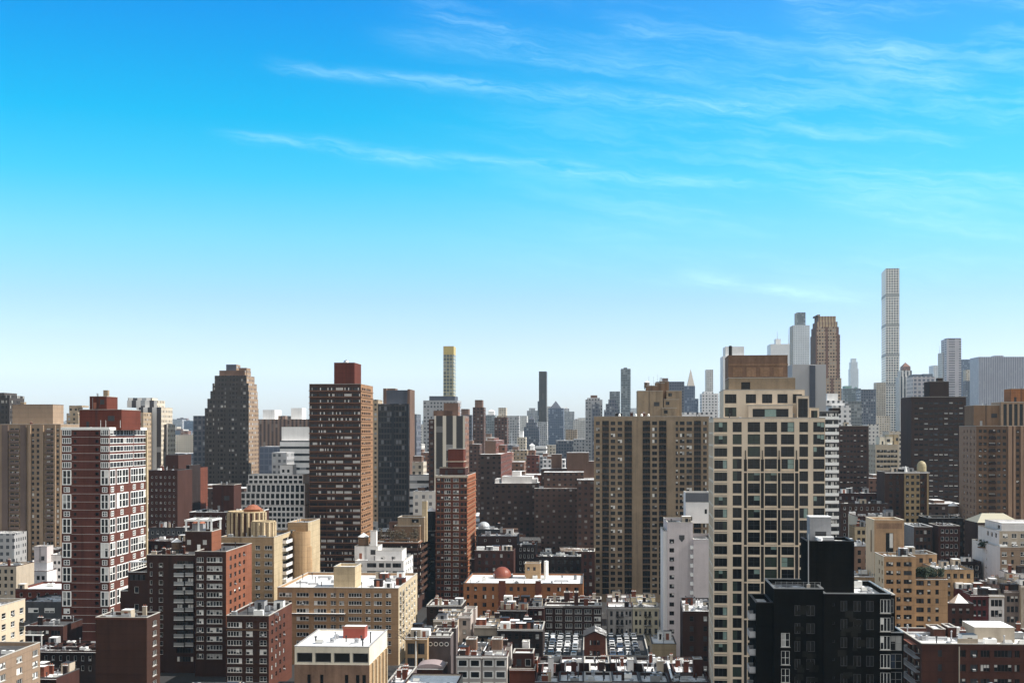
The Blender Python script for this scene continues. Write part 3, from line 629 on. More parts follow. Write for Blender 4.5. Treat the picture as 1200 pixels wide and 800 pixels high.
# tan slab in the centre
B = Bld('apartment_tower', 'wide tan slab tower with columns of dark balconies and two blank piers', 696, 831, 488, 600, d=22, wall='tanslab', roof='r_patchy')
C = B.cols([(698.3, 702.9, 'd2'), (705.7, 713.6, 'd3'), (715.6, 721, 'd2'), (723.8, 729.2, 'd2'), (731.8, 740.6, 'd3'), (753, 762, 'd3'), (764.2, 770, 'd2'), (772.2, 781, 'd3'), (791.8, 794.6, 'd2'), (796.6, 802.2, 'd2'), (804.5, 811, 'd2'), (813.2, 821.6, 'd3'), (824, 828.3, 'd2')])
B.box(front=B.rows([c for c in C if c[2] != 'd3'], 2.63, 1.6, 2.1) + B.rows([(u, v, 'log') for u, v, k in C if k == 'd3'], 2.63, 2.5, 1.85))
for u, v, k in C:
    if k == 'd3':
        for z in np.arange(B.h - 2.1 - 1.75, 12, -2.63): B.balcony('front', u + .05, v - .05, z, .9, 'darkmetal', 'beigebrown', False)
q = MB()
for z in np.arange(B.h - 3.95, 10, -2.63):
    q.box(.05, B.lx(741.3), -.07, -.004, z - .09, z + .09, 'beigebrown', None, True); q.box(B.lx(792), B.w - .05, -.07, -.004, z - .09, z + .09, 'beigebrown', None, True)
q.build('belt_course', B.root)
bo = B.pbox('penthouse', 747, 777, 458, 4, 14, wall='tanslab', roof='r_brown')
for p0, p1, y, l0 in ((776, 793, 478, 3), (778, 796, 468, 4.5), (781, 799, 458, 6)): B.pbox('penthouse', p0, p1, y, l0, 9 - l0 * .3, wall='tanslab', roof='r_dark', front=[(.8, 2.4, B.lz(y, 30, l0) - 2.4, B.lz(y, 30, l0) - .9, 'd2')])
for p0, p1, y, l0 in ((757, 770, 452, 7), (768, 779, 449, 8), (773, 784, 447, 9)): B.pbox('bulkhead', p0, p1, y, l0, 6, wall='beigebrown', roof='r_dark', par=.3)
B.tank(B.lx(758, 9), 9, B.lz(456, 20, 9), 1.2, 2.0, 1.0)
B.clutter(9)
for px in (726, 745, 752, 760): q = MB(); q.lathe(0, 0, [(.5, 0), (.5, 1.4), (.2, 1.8)], 10, 'white'); q.build('roof_fan', B.root, (B.lx(px, 2), 2, B.h - .5))

# dark brown banded tower with the red bulkhead
B = Bld('apartment_tower', 'brown brick tower striped by window bands, with red block on its roof', 362.5, 423, 450, 630, xs=437, wall='brownslab', roof='r_dark')
B.box(front=B.rows([(B.w * a + .25, B.w * e - .25, 'rib') for a, e in ((.005, .165), (.165, .335), (.335, .5), (.5, .665), (.665, .83), (.83, .995))], 2.8, 1.35, 1.5), right=B.rows([(2 + i * 5.3, 5.9 + i * 5.3, 'd3') for i in range(int((B.d - 3) / 5.3))], 2.8, 1.15, 1.6), side='brownslab_lit')  # flank brown made much lighter, with the sun put into its colour
q = MB()
for i in range(70):
    z = B.h - 1.5 - 1.35 - 2.8 * i
    if z < 8: break
    q.box(-.25, B.w + .22, -.28, -.004, z - .42, z - .12, 'orangebrown', None, True); q.box(B.w + .004, B.w + .35, -.003, B.d, z - .42, z - .12, 'brownslab_lit', None, True)
q.build('floor_slab_edge', B.root)
bo = B.pbox('bulkhead', 391.5, 415.5, 425, 8, 18, wall='rustbrick', roof='r_dark', par=.5)
q = MB(); q.lathe(B.lx(405, 12), 14, [(1.6, B.lz(425, 20, 8)), (1.2, B.lz(424, 20, 8) + .9), (.2, B.lz(424, 20, 8) + 1.3)], 10, 'galv'); q.build('roof_fan', B.root)

# red and white tower at the left
B = Bld('apartment_tower', 'red brick and white panelled corner tower with stepped red bulkhead at left', 72, 128, 501, 470, xs=171.5, wall='redbrick', roof='r_patchy', cat='building')
fh = 2.78; ztop = B.h
fr, rt = [], []
c1 = (B.lx(73), B.lx(83.5)); c2 = (B.lx(118), B.w - .15); sa = (B.lx(86.3), B.lx(89.6)); sb = (B.lx(111.5), B.lx(115.8))
Rw = B.d / 43.5; rr = [(a * Rw, e * Rw) for a, e in ((.3, 6.4), (6.9, 21.3), (24, 33.0), (33.4, 43.1))]
i = 0; z = ztop - .5; fl = 0
wb = MB()
while z > 8:
    if fl < 5:
        hh = fh - .75
        for a, e in (c1, c2): fr.append((a, e, z - .2 - hh, z - .2, 'wb'))
        for a, e in ((.3, B.d * .36), (B.d * .37, B.d * .62), (B.d * .64, B.d - .5)): rt.append((a, e, z - .2 - hh, z - .2, 'wb'))
        n = 1
    else:
        ph = (fl - 5) % 3
        if ph == 0:
            for a, e in (c1, c2):
                rts = (a, e); mid = z - fh
                fr.append((a, e, z - 2 * fh + .25, z - .05, 'wg'))
            for a, e in rr[:1] + rr[2:]: rt.append((a, e, z - 2 * fh + .25, z - .05, 'wg3' if e - a > 8 else 'wg'))
            a, e = rr[1]; rt.append((a + 1.0, (a + e) / 2 - .2, z - 2 * fh + .25, z - .05, 'wg')); rt.append(((a + e) / 2 + .2, e, z - 2 * fh + .25, z - .05, 'wg')); n = 2
        else:
            for a, e in (c1, c2): fr.append((a + .5, e - .5, z - fh + .55, z - .45, 'wf'))
            for a, e in rr: rt.append(((a + e) / 2 - 1.5, (a + e) / 2 + 1.5, z - fh + .55, z - .45, 'wf'))
            n = 1
    for k in range(n):
        zz = z - k * fh
        for a, e in (sa, sb):
            if fl > 0 or True: fr.append((a, e, zz - 1.95, zz - .85, 'dr' if a == sb[0] else 'slit'))
        wb.box(c1[1] + .1, c2[0] - .1, -.06, -.004, zz - fh, zz - fh + .11, 'whitegrey', None, True)
    fl += n; z -= n * fh
B.box(front=fr, right=rt, side='redbrick', cop='white')
wb.build('belt_course', B.root)
q = MB(); q.box(-.2, B.w + .22, -.22, -.005, B.h - .75, B.h - .01, 'white', None, True); q.box(B.w + .005, B.w + .23, -.004, B.d + .2, B.h - .75, B.h - .01, 'white', None, True); q.box(B.w + .004, B.w + .6, B.d - 1.1, B.d + .15, 0, B.h - .8, 'yellowbrick'); q.build('cornice', B.root)
z1 = B.lz(480, 12, 6); B.box(B.lx(93, 6), B.lx(116, 6) + 8, 6, 26, B.h - .8, z1, part='bulkhead', wall='rustbrick', roof='r_dark', par=.4)
z2 = B.lz(464.5, 15, 8); B.box(B.lx(105, 8), B.lx(125, 8), 8, 19, z1 - .4, z2, part='bulkhead', wall='rustbrick', roof='r_dark', par=.4); q = MB(); x = B.lx(121, 10); q.box(x, x + 1.6, 10, 11.6, z2 - .4, B.lz(457, 15, 10), 'tanslab', 'snow'); q.build('chimney', B.root)
B.clutter(4, what=('pipe', 'fan'))
for px in (118, 124, 141): q = MB(); q.lathe(B.lx(px, 1), 1, [(.07, B.h), (.05, B.h + 2.6)], 6, 'white'); q.build('pole', B.root)

# maroon group, left of centre
B = Bld('apartment_building', 'large maroon brick apartment block with a column of angled balconies', 172, 228, 650, 425, d=24, wall='maroon', roof='r_brown')
C = B.cols([(175.5, 178.5, 'hw'), (186, 191, 'hw')])
B.box(front=B.rows(C, 2.7, 1.5, 2.4) + B.rows([(B.lx(207), B.lx(226.5), 'rib')], 2.7, 1.7, 1.7))
for z in np.arange(B.h - 3.6, 8, -2.7):
    B.balcony('front', B.lx(205.5), B.lx(217), z, 1.7, 'greymetal', 'white', True); o = B.balcony('front', B.lx(218), B.lx(227.5), z, 1.0, 'greymetal', 'white', True)
a = B.lx(150, 1); B.box(a, -.02, 1, 22, 0, B.lz(670, a, 1), front=B.rows([(B.lx(152, 1) - a, B.lx(170, 1) - a, 'rib')], 2.7, 1.9, .7, z1=B.lz(670, a, 1), n=1) + B.rows([(2, 3.4, 'hw')], 5.4, 2, 4.5, z1=B.lz(670, a, 1)), wall='maroon', cop='white', roof='r_brown')
a2 = B.lx(141, 2); B.box(a2, a - .02, 2, 20, 0, B.lz(692, a2, 2), wall='maroon', cop='white', roof='r_dark')
o = B.pbox('canopy', 150.5, 173, 657.5, .2, 3.2, z0=B.lz(659, a, .2), wall='white', roof='r_snow', par=0)
B.clutter(13, what=('pipe', 'hatch', 'chimney', 'fan', 'air', 'chimney')); B.tank(B.lx(206, 8), 9, B.h - .8, 1.6, 2.4, 1.8)
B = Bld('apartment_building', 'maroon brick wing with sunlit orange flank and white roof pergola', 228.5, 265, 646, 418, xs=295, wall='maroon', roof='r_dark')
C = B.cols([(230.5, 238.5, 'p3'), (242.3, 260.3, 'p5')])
B.box(front=B.rows(C, 2.68, 1.55, 1.7), right=B.rows([(4 + i * 5.4, 6.4 + i * 5.4, 'dk') for i in range(int((B.d - 6) / 5.4))], 2.68, 1.4, 1.8), side='maroon_lit')
a, e = B.lx(217, 9), B.lx(248, 9); zp = B.lz(622.5, a, 9); bo = B.box(a, e, 9, 20, B.h - .8, zp, part='penthouse', wall='maroon', roof='r_brown', front=[], side='maroon_lit')
q = MB()
for px in (221.5, 240): q.box(B.lx(px, 9) - .6, B.lx(px, 9) + .6, 8.93, 8.99, zp - 4.1, zp - 2.6, 'paleblind')
q.box(B.lx(233, 9) - .5, B.lx(233, 9) + .5, 8.93, 8.99, B.h - .7, B.h + 1.4, 'white'); q.build('window', bo)
q = MB(); zt = B.lz(608.5, a, 9)
for x in (a + .2, (a + e) / 2, e - .2):
    for y in (9.3, 19.5): q.box(x - .25, x + .25, y - .2, y + .2, zp, zt, 'white')
for y in (9.3, 19.5): q.box(a - .3, e + .3, y - .25, y + .25, zt - .55, zt - .005, 'white', 'snow', True)
for x in (a + .2, (a + e) / 2, e - .2): q.box(x - .22, x + .22, 9.56, 19.24, zt - .5, zt - .01, 'white', 'snow', True)
q.build('pergola', B.root)
q = MB(); x = B.lx(231, 12); q.box(x - 1.6, x + 1.9, 12, 15, zp - .8, zt - 1.4, 'greywall'); q.lathe(x + .1, 13.5, [(2.2, zt - 1.4), (1.7, zt - .9), (.2, zt - .5)], 12, 'rust'); q.build('bulkhead', B.root)
B.clutter(5, what=('pipe', 'fan', 'chimney'))
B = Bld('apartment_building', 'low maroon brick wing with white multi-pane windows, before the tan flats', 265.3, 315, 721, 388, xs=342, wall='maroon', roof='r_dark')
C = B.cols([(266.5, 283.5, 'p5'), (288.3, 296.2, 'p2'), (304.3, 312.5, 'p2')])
B.box(front=B.rows(C, 2.55, 1.5, 1.8), right=B.rows([(3 + i * 5, 5.2 + i * 5, 'dk') for i in range(int((B.d - 5) / 5))], 2.55, 1.4, 1.9), side='maroon_lit_trim')
q = MB(); q.box(-.05, B.w + .05, -.08, -.004, B.h - 4.05, B.h - 3.85, 'beigebrown', None, True); q.build('belt_course', B.root); B.clutter(12)
B = Bld('apartment_building', 'windowless maroon brick block in front of the balconied maroon building', 112, 172, 723, 372, xs=187.5, wall='maroon2', roof='r_dark')
B.box(right=B.rows([(5, 8.5, 'p3'), (14, 18, 'p4')], 2.75, 1.5, 1.6), side='maroon2')
q = MB()
for z in np.arange(B.h - 9, 8, -6.2): q.box(.02, B.w, -.05, -.004, z, z + .1, 'maroon', None, True)
q.build('belt_course', B.root); q = MB(); q.box(-.15, B.w + .15, -.18, -.003, B.h - .5, B.h - .005, 'maroon_lit_trim', None, True); q.build('cornice', B.root)
B.clutter(14)

# tan group
B = Bld('apartment_building', 'yellow tan brick building with striped round roof drums and side balconies', 258, 321, 629, 480, xs=346, wall='tanbrick', roof='r_dark')
C = B.cols([(261, 267, 'p2'), (272, 280, 'p2'), (282.5, 288.5, 'p2'), (299.2, 304.8, 'p2'), (310, 319, 'p3')])
B.box(front=B.rows(C, 2.8, 1.45, 2.9), right=B.rows([(B.d * .4, B.d * .9, 'rib')], 2.8, 1.6, 1.6), side='yellowbrick')
for z in np.arange(B.h - 3.1, 12, -2.8): B.balcony('right', B.d * .38, B.d * .92, z, 1.5, 'whitewall', 'whitewall', True)
def drum(B, p0, p1, ly, ytop, ybase, m, m2, n):
    xa, xb = B.lx(p0, ly), B.lx(p1, ly); r = (xb - xa) / 2; cx = (xa + xb) / 2; cyy = ly + r; z0 = B.h - .8; z1 = B.lz(ytop, cx, ly); q = MB(); N = 40
    q.lathe(cx, cyy, [(r, z0), (r, z1)], N, m, False); q.lathe(cx, cyy, [(r - .3, z1 - .3)], N, 'r_most')
    q.lathe(cx, cyy, [(r + .12, z1), (r + .12, z1 + .4), (r - .3, z1 + .4), (r - .3, z1 - .3)], N, 'yellowbrick', False)
    for i in range(n): an = 2 * math.pi * i / n; q.lathe(cx + (r + .02) * math.cos(an), cyy + (r + .02) * math.sin(an), [(.55, z0), (.55, z1 - .002)], 6, m2, False)
    q.build('roof_drum', B.root); return cx, cyy, z1
drum(B, 262.5, 305, 8, 601, 624, 'brownslab', 'yellowbrick', 20)
drum(B, 292.5, 319, 1.4, 612, 624, 'tanslab', 'yellowbrick', 14)
q = MB(); x = B.lx(295, 14); z = B.lz(601, x, 8); q.box(x - 3, x + 3, 14, 19, z - .3, z + 1.0, 'orangebrick', 'snow'); q.lathe(x, 16, [(3.4, z + 1.0), (1.5, z + 2.4), (.2, z + 2.7)], 12, 'rust'); q.build('bulkhead', B.root)
B.clutter(6, 1, B.w - 1, .8, 7, what=('pipe', 'fan', 'air'))
B = Bld('apartment_building', 'sunlit tan brick block with rounded stepped stair column, beside the brown tower', 337, 361, 612, 505, xs=375, wall='tanbrick', roof='r_patchy')
B.box(right=[], side='yellowbrick', front=B.rows([(1, 3, 'dk')], 2.9, 1.5, 2.5))
for px, yt_, r in ((353, 622, 3.3), (357.5, 640, 2.4), (360, 655, 1.8)):
    q = MB(); x = B.lx(px, -1); z = B.lz(yt_, x, -1); q.lathe(x, -.4, [(r, 0), (r, z), (r - .3, z), (r - .3, z - .6)], 20, 'tanbrick', True); q.build('stair_column', B.root)
B.clutter(3)
B = Bld('apartment_building', 'long orange tan brick apartment house with white window bands, left of centre', 325, 467, 688, 440, xs=489, wall='tanbrick2', roof='r_snow')
C = B.cols([(327, 342, 'p4'), (347.5, 362, 'p4'), (368, 382.5, 'p4'), (387.6, 393.6, 'p2'), (397.4, 403.2, 'p2'), (408.3, 424, 'p5'), (428.3, 434.2, 'p2'), (438.2, 447.5, 'p3'), (452, 458.3, 'p2')])
B.box(front=B.rows(C, 2.55, 1.35, 1.6), right=B.rows([(3 + i * 7, 6.5 + i * 7, 'p3') for i in range(6)], 2.55, 1.35, 1.6), side='creamside')  # flank paler than the front, sunshine mixed into its brick colour
for z in np.arange(B.h - 1.6 - 1.4, 10, -2.55): B.balcony('right', 2.6, 7, z, 1.0, 'darkmetal', 'creamdull', False)
q = MB()
for z in np.arange(B.h - 1.6 - 1.35 - 2 * 2.55, B.h - 11, -2.55)[:1]: q.box(.0, B.lx(405), -1.1, -.004, z - .45, z - .1, 'darkmetal', 'snow', True)
q.build('planter_ledge', B.root)
B.pbox('bulkhead', 391, 416, 664, 4, 12, wall='yellowbrick', roof='r_snow', front=[(7.6, 8.6, B.lz(668.5, 12, 4) - 1.0, B.lz(668.5, 12, 4), 'dr')])
B.clutter(14, 2, B.lx(388), 3, 40, what=('pipe', 'air', 'fan', 'duct')); B.clutter(20, B.lx(420), B.w - 1.5, 2, 44, what=('pipe', 'air', 'duct', 'hatch', 'fan', 'skylight'))
B = Bld('penthouse_building', 'white stepped penthouse block with dark windows behind the orange tan flats', 416, 473, 657, 500, xs=484, wall='whitewall', roof='r_most')
B.box(front=B.rows([(B.lx(a), B.lx(e), 'd3') for a, e in ((419, 424.5), (430, 441), (444, 450), (452, 458), (460, 470))], 2.9, 1.6, .7, n=2), right=B.rows([(2 + i * 5, 5 + i * 5, 'p2') for i in range(5)], 2.9, 1.5, 1.0), side='whitewall')
B.pbox('penthouse', 440, 471, 645, 5, 12, wall='whitewall', roof='r_dark', front=[(2, 3.5, B.lz(652, 14, 5) - .9, B.lz(652, 14, 5), 'd2'), (6, 7.4, B.lz(652, 14, 5) - .9, B.lz(652, 14, 5), 'd2')])
B.pbox('bulkhead', 415.5, 443, 640, 8, 10, wall='whitewall', roof='r_most'); B.pbox('chimney', 434, 441, 622, 9, 2.5, wall='whitewall', roof='r_most', par=.2); B.tank(B.lx(426, 12), 12, B.lz(640, 4, 8) - .5, 2.0, 3.2, .6); B.clutter(8)

# white roofed building at the bottom, left of centre
B = Bld('commercial_building', 'low cream and brown stone building with a broad snow roof and four dark openings', 345, 433, 757, 300, d=26, wall='stonebrown', roof='r_snow', cat='building')
za = B.h - 3.9
B.box(z1=za, front=[(B.lx(p), B.lx(p + 4.2), za - 4.5, za - 2.2, 'slit') for p in (404, 417, 424.5)] + [(B.lx(p), B.lx(p + 4), za - 4.6, za - 2.2, 'slit') for p in (360, 375)], side='tanbrick', par=0)
B.box(z0=za + .002, ly0=.05, lx0=.05, lx1=B.w - .04, wall='cream', front=[(u - .05, v - .05, B.h - 3.5, B.h - 1.35, 'big') for u, v, k in B.cols([(347.5, 366, 'big'), (369, 388, 'big'), (391, 410, 'big'), (413, 431.5, 'big')])], side='cream', par=.25, cop='greywall')
q = MB()
for y in (3, 8, 13, 18, 23): q.box(B.w - .03, B.w + .4, y, y + .8, 0, za - .05, 'creamside')
q.box(B.w - .04, B.w + .02, 9, 10, za - 6, za - 1, 'greymetal'); q.build('pilaster', B.root)
x = B.lx(402, 14); q = MB(); q.box(x, x + 5, 14, 18, B.h - .25, B.h + 2.3, 'redpaint', 'snow'); q.box(x - .15, x + 5.15, 13.85, 14, B.h + 2.0, B.h + 2.5, 'rust', None, True); q.build('bulkhead', B.root)
x = B.lx(405, 4)
for px, l in ((425, 3), (370, 6)): q = MB(); q.lathe(B.lx(px, l), l, [(.16, B.h - .3), (.16, B.h + 1.1), (.3, B.h + 1.15), (.3, B.h + 1.4)], 8, 'darkmetal'); q.build('vent_pipe', B.root)
B.clutter(9, 4, B.w - 1, 6, 13, z=B.h - .25, what=('fan', 'pipe', 'skylight'))

# pale buildings at the lower left edge
B = Bld('apartment_building', 'beige brick building with dark window pairs at the bottom left corner', -190, -112, 812, 270, xs=47, wall='beigebrown2', roof='r_dark')
B.box(right=B.rows([(B.d - 4.5 - i * 9.2, B.d - 1.2 - i * 9.2, 'p3' if i % 2 else 'p4') for i in range(9)], 2.7, 1.5, 1.4), side='beigebrown2'); B.clutter(16, B.w - 14, B.w - 1, 20, B.d - 3)
B = Bld('apartment_building', 'cream building with dark window pairs and small balcony at left edge', -140, -60, 727, 330, xs=29.5, wall='creamdull', roof='r_patchy')
B.box(right=B.rows([(B.d - 3.6 - i * 5.6, B.d - 1.0 - i * 5.6, 'p2' if i % 2 else 'dh') for i in range(12)], 2.9, 1.5, 2.1), side='creamlit')
B.balcony('right', B.d - 4, B.d - .5, B.h - 6.8, 1.4, 'darkmetal', 'greywall', True); zz = B.h; B.box(B.w - 12, B.w - 4, B.d - 36, B.d - 14, zz - .8, zz + 3.2, wall='creamdull', side='creamlit', right=[(16, 18, zz + .2, zz + 2.2, 'dh')]); B.clutter(8, B.w - 4, B.w - .8, 20, B.d - 12)

# far left towers
B = Bld('apartment_tower', 'beige slab towers with dark balcony slots at far left edge', -30, 71, 497, 690, d=24, wall='beigeslab', roof='r_grey')
C = B.cols([(-20, -16, 'd2'), (-12, -6, 'd3'), (12, 16.5, 'd3'), (17.5, 22, 'd3'), (37.2, 40, 'dk'), (43, 46, 'dk'), (54.5, 58.8, 'd3'), (59.2, 63, 'd3'), (66.2, 69, 'dk')])
B.box(front=B.rows(C, 2.72, 1.5, 2.0))
q = MB()
for p0, p1, dpt, mm in ((3, 10, .9, 'mauveslab'), (24.5, 31, .8, 'mauveslab'), (34, 36.5, 1.0, 'beigeslab'), (47, 51.5, 1.0, 'beigeslab'), (63.4, 65.6, .8, 'beigeslab')): q.box(B.lx(p0), B.lx(p1), -dpt, -.004, 0, B.h - .4, mm)
q.build('pier', B.root)
for p0, p1 in ((11.5, 22.5), (54, 63.2)):
    for z in np.arange(B.h - 3.7, 20, -2.72): B.balcony('front', B.lx(p0), B.lx(p1), z, 1.1, 'mauveslab', 'mauveslab', True)
B.pbox('penthouse', 14.5, 62, 474, 4, 14, wall='palebeige2', roof='r_brown', front=[], cop='brownframe'); B.pbox('bulkhead', 24, 28, 471, 8, 3, wall='tanslab', z0=B.lz(474, 40, 4), par=.1); B.clutter(5)

# white block and brick building right of the slab
B = Bld('apartment_building', 'white painted block with rounded shoulder and arrow shaped roof vent, beside the tan slab', 782, 831, 612, 455, d=30, xs=None, wall='pinkwhite', roof='r_dark')
xs1 = B.lx(812)
B.box(0, xs1, 0, 26, front=B.rows([(B.lx(784.5), B.lx(790), 'd2')], 3.0, 1.4, 5.5))
B.box(xs1 + .02, B.w + 2, -2.2, 24, 0, B.lz(632, 10, -2), wall='pinkwhite', left=B.rows([(.4, 2.0, 'dk')], 3.0, 1.4, 1.4, z1=B.lz(632, 10, -2)))
for z in np.arange(B.lz(632, 10, -2) - 3, 10, -3.0): o = B.balcony('left', -2, -.3, z, 1.0, 'white', 'white', True); o.location.x = xs1 + .02
a, e = B.lx(803.5, 9), B.lx(832, 9); zt = B.lz(577, a, 9); B.box(a, e, 9, 20, B.h - .8, zt, wall='whitewall', part='penthouse', roof='r_dark', front=[(1.2, 2.2, B.h - .4, B.h + 1.4, 'slit'), (6.4, 7.2, B.h + 2.4, B.h + 4, 'slit')]); q = MB(); q.box(a - .05, e + .05, 8.93, 8.99, zt - 3.2, zt - .1, 'slatewall'); q.build('fascia', B.root)
q = MB(); x = B.lx(799); z = B.h - 4.4; q.poly([(x - .9, -.06, z), (x + .9, -.06, z), (x + .9, -.06, z - 1), (x, -.06, z - 2.1), (x - .9, -.06, z - 1)], 'darkgrey'); q.box(x - .9, x + .9, -.06, -.01, z, z + .25, 'darkgrey'); q.build('vent', B.root)
B.box(-1.3, -.02, 1, 20, 0, B.lz(622, -1, 1), wall='whitewall', par=.3); B.clutter(7, 1, xs1, 1, 8, what=('pipe', 'fan', 'hatch', 'air'))

# brick tower with a flank painted sunlit orange, centre left
B = Bld('apartment_tower', 'narrow red brown brick tower with striped orange flank and pale slab edges', 510.5, 547.5, 557, 590, xs=557.5, wall='brick', roof='r_brown')
C = B.cols([(511.8, 515.6, 'd2'), (516.8, 519.6, 'dk'), (520.8, 528, 'p3'), (531, 537.6, 'p3'), (539.6, 543.2, 'd2'), (544, 546.8, 'dk')])
B.box(front=B.rows(C, 2.6, 1.45, 1.2), right=B.rows([(2 + i * 4.2, 4.6 + i * 4.2, 'd2') for i in range(int((B.d - 3) / 4.2))], 2.6, 1.2, 1.4), side='brick_lit')
q = MB()
for z in np.arange(B.h - 2.7, 10, -2.6): q.box(-.12, B.w + .12, -.5, -.004, z - .32, z - .12, 'beigebrown', None, True); q.box(B.w + .004, B.w + .5, 0, B.d, z - .32, z - .12, 'beigebrown', None, True)
q.build('floor_slab_edge', B.root)
q = MB(); q.box(-.4, B.w + .4, -.6, -.005, B.h - .9, B.h - .02, 'creamdull', 'snow', True); q.build('cornice', B.root)
B.pbox('penthouse', 515, 545, 548, 4, 14, wall='brickdim', roof='r_brown', cop='creamdull'); B.pbox('bulkhead', 525, 543, 526, 6, 11, wall='rustbrick', roof='r_dark', z0=B.lz(548, 8, 4)); q = MB(); x = B.lx(524, 6); zz = B.lz(540, 8, 6); q.box(x - .4, x + 7.4, 5.4, 17.4, zz - .4, zz, 'creamdull', None, True); q.build('cornice', B.root); B.clutter(7, what=('pipe', 'fan', 'chimney'))

B = Bld('apartment_building', 'dark brown building with wraparound balconies and planted roof terrace', 441, 490, 635, 570, xs=503, wall='darkbrick2', roof='r_dark')
B.box(front=B.rows(B.ev(4, 7.2 * B.w / 18, 'rib', m=.4), 2.9, 1.6, 1.5), right=B.rows([(1 + i * 6, 6 + i * 6, 'd3') for i in range(int(B.d / 6.3))], 2.9, 1.6, 1.5), side='darkbrick2')
for z in np.arange(B.h - 3.2, 8, -2.9): B.balcony('front', .1, B.w - .1, z, 1.3, 'brownslab', 'brownslab', True); B.balcony('right', .1, B.d - .1, z, 1.3, 'brownslab', 'brownslab', True)
q = MB(); q.box(-.3, B.w + .3, -.6, -.004, B.h - .5, B.h - .01, 'orangebrown', None, True); q.box(B.w + .004, B.w + .6, 0, B.d, B.h - .5, B.h - .01, 'orangebrown', None, True); q.build('cornice', B.root)
B.pbox('penthouse', 466, 497, 606, 10, 14, wall='tanslab', roof='r_snow', front=[(6, 9, B.lz(606, 20, 10) - 2.2, B.lz(606, 20, 10) - .7, 'd2')]); B.pbox('penthouse', 462, 492, 616, 7, 8, wall='beigebrown', roof='r_brown')
B.pbox('chimney', 494.5, 500, 587, 14, 3, wall='yellowbrick', roof='r_dark', par=.2); B.clutter(12, 1, B.w - 1, 1, 9)
terrace = B
B = Bld('apartment_building', 'narrow black clad building topped by a dark snow capped tank', 498, 511, 622, 600, d=20, wall='darkbrick', roof='r_dark'); B.box(front=B.rows(B.ev(2, 1.6, 'dk'), 2.9, 1.5, 1.2)); B.tank(B.w / 2 + .1, 3.2, B.h - .8, 2.3, 9.0, .4, 'black')

# right-hand group
B = Bld('apartment_building', 'sunlit orange stone building with tall recessed brown window and setback wing', 1024.5, 1059.5, 609, 425, xs=1014.5, wall='tanlit', roof='r_snow')
zt = B.h
B.box(front=[(B.lx(1038), B.lx(1047), B.lz(651), B.lz(624), 'd2')], left=[(4, 6, B.lz(648), B.lz(622), 'd2')], side='paletan', cop='cream')
q = MB(); q.box(B.lx(1027), B.lx(1057), -.06, -.004, B.lz(619), B.lz(612.5), 'weathered'); q.build('frieze', B.root)
B = Bld('apartment_building', 'tan brick apartment house with rows of dark windows below the orange setback tower', 1036, 1073, 652, 398, xs=1025, wall='tanlit2', roof='r_patchy')
x2 = B.lx(1111)
C = B.cols([(1038.5, 1047, 'd3'), (1050.5, 1055.5, 'd2'), (1059, 1068.5, 'd3')])
B.box(0, B.w, front=B.rows(C, 2.55, 1.3, 1.5), left=B.rows([(2, 3.6, 'dk'), (6, 7.6, 'dk')], 2.55, 1.4, 1.5), side='paletan')
C = [(u - B.w - .02, v - B.w - .02, k) for u, v, k in B.cols([(1074, 1083, 'd3'), (1087, 1091, 'dk'), (1096.5, 1100.5, 'dk')])]
zw = B.lz(679, 12); B.box(B.w + .02, x2, .3, 20, 0, zw, front=B.rows(C, 2.6, 1.45, .25, z1=zw), roof='r_dark'); B.clutter(9)
wing = B
B = Bld('apartment_building', 'brown red brick building with snowy roof and balconied left flank, lower right', 1080, 1240, 754, 288, xs=1051, wall='brick2', roof='r_snow')
C = B.cols([(1099, 1104, 'dk'), (1123, 1132, 'd2'), (1137, 1146, 'd2'), (1149, 1160, 'd3'), (1165, 1186, 'd5'), (1189, 1195, 'd2')])
B.box(front=B.rows(C, 3.0, 1.5, 1.2), left=B.rows([(2 + i * 5.2, 5.6 + i * 5.2, 'd3') for i in range(5)], 2.9, 1.5, 1.4), side='brick2')
for z in np.arange(B.h - 3.2, 8, -2.9): B.balcony('left', 1.5, B.d - 1, z, 1.0, 'greywall', 'greywall', False)
q = MB(); x = B.lx(1124); q.box(x - .12, x + .12, -.15, -.004, 10, B.h - .5, 'creamdull'); q.box(x - .2, x + 4, 0.4, .7, B.h + .17, B.h + 1.1, 'creamdull'); q.build('drainpipe', B.root)
B.pbox('bulkhead', 1094, 1108, 737, 14, 7, wall='brick2', roof='r_snow', par=.2); B.pbox('bulkhead', 1111, 1121, 735, 15, 6, wall='brick2', roof='r_snow', par=.2)
x = B.lx(1142, 8); q = MB(); q.box(x, x + 8.5, 8, 18, B.h - .8, B.h + 2.5, 'creamdull', 'snow'); q.build('bulkhead', B.root)
q = MB(); q.box(B.lx(1068, 4), B.lx(1083, 4), 4, 12, B.h - .79, B.h - .74, 'rust'); q.build('terrace_floor', B.root); B.clutter(34)
B = Bld('commercial_building', 'snow covered flat roof with low parapet walls at bottom right edge', 1096, 1240, 812, 225, xs=1084, wall='darkbrick', roof='r_snow'); B.box(front=[]); B.clutter(16, 4, B.w - 8, 3, 9)
B = Bld('apartment_tower', 'broad brown brick tower with window columns at the right edge', 1144, 1236, 499, 565, xs=1124, wall='beigebrown3', roof='r_brown')
C = B.cols([(1147, 1150.6, 'd2'), (1152.5, 1156.3, 'd2'), (1159, 1166.5, 'd3'), (1168.5, 1172.5, 'd2'), (1175, 1179, 'd2'), (1191, 1194.5, 'd3'), (1200, 1204, 'd2')])
B.box(front=B.rows(C, 2.62, 1.3, 1.5), left=B.rows([(2.5, 3.9, 'dk'), (7.5, 8.9, 'dk'), (13, 14.4, 'dk'), (18, 19.4, 'dk')], 2.62, 1.3, 1.6), side='palebrown')
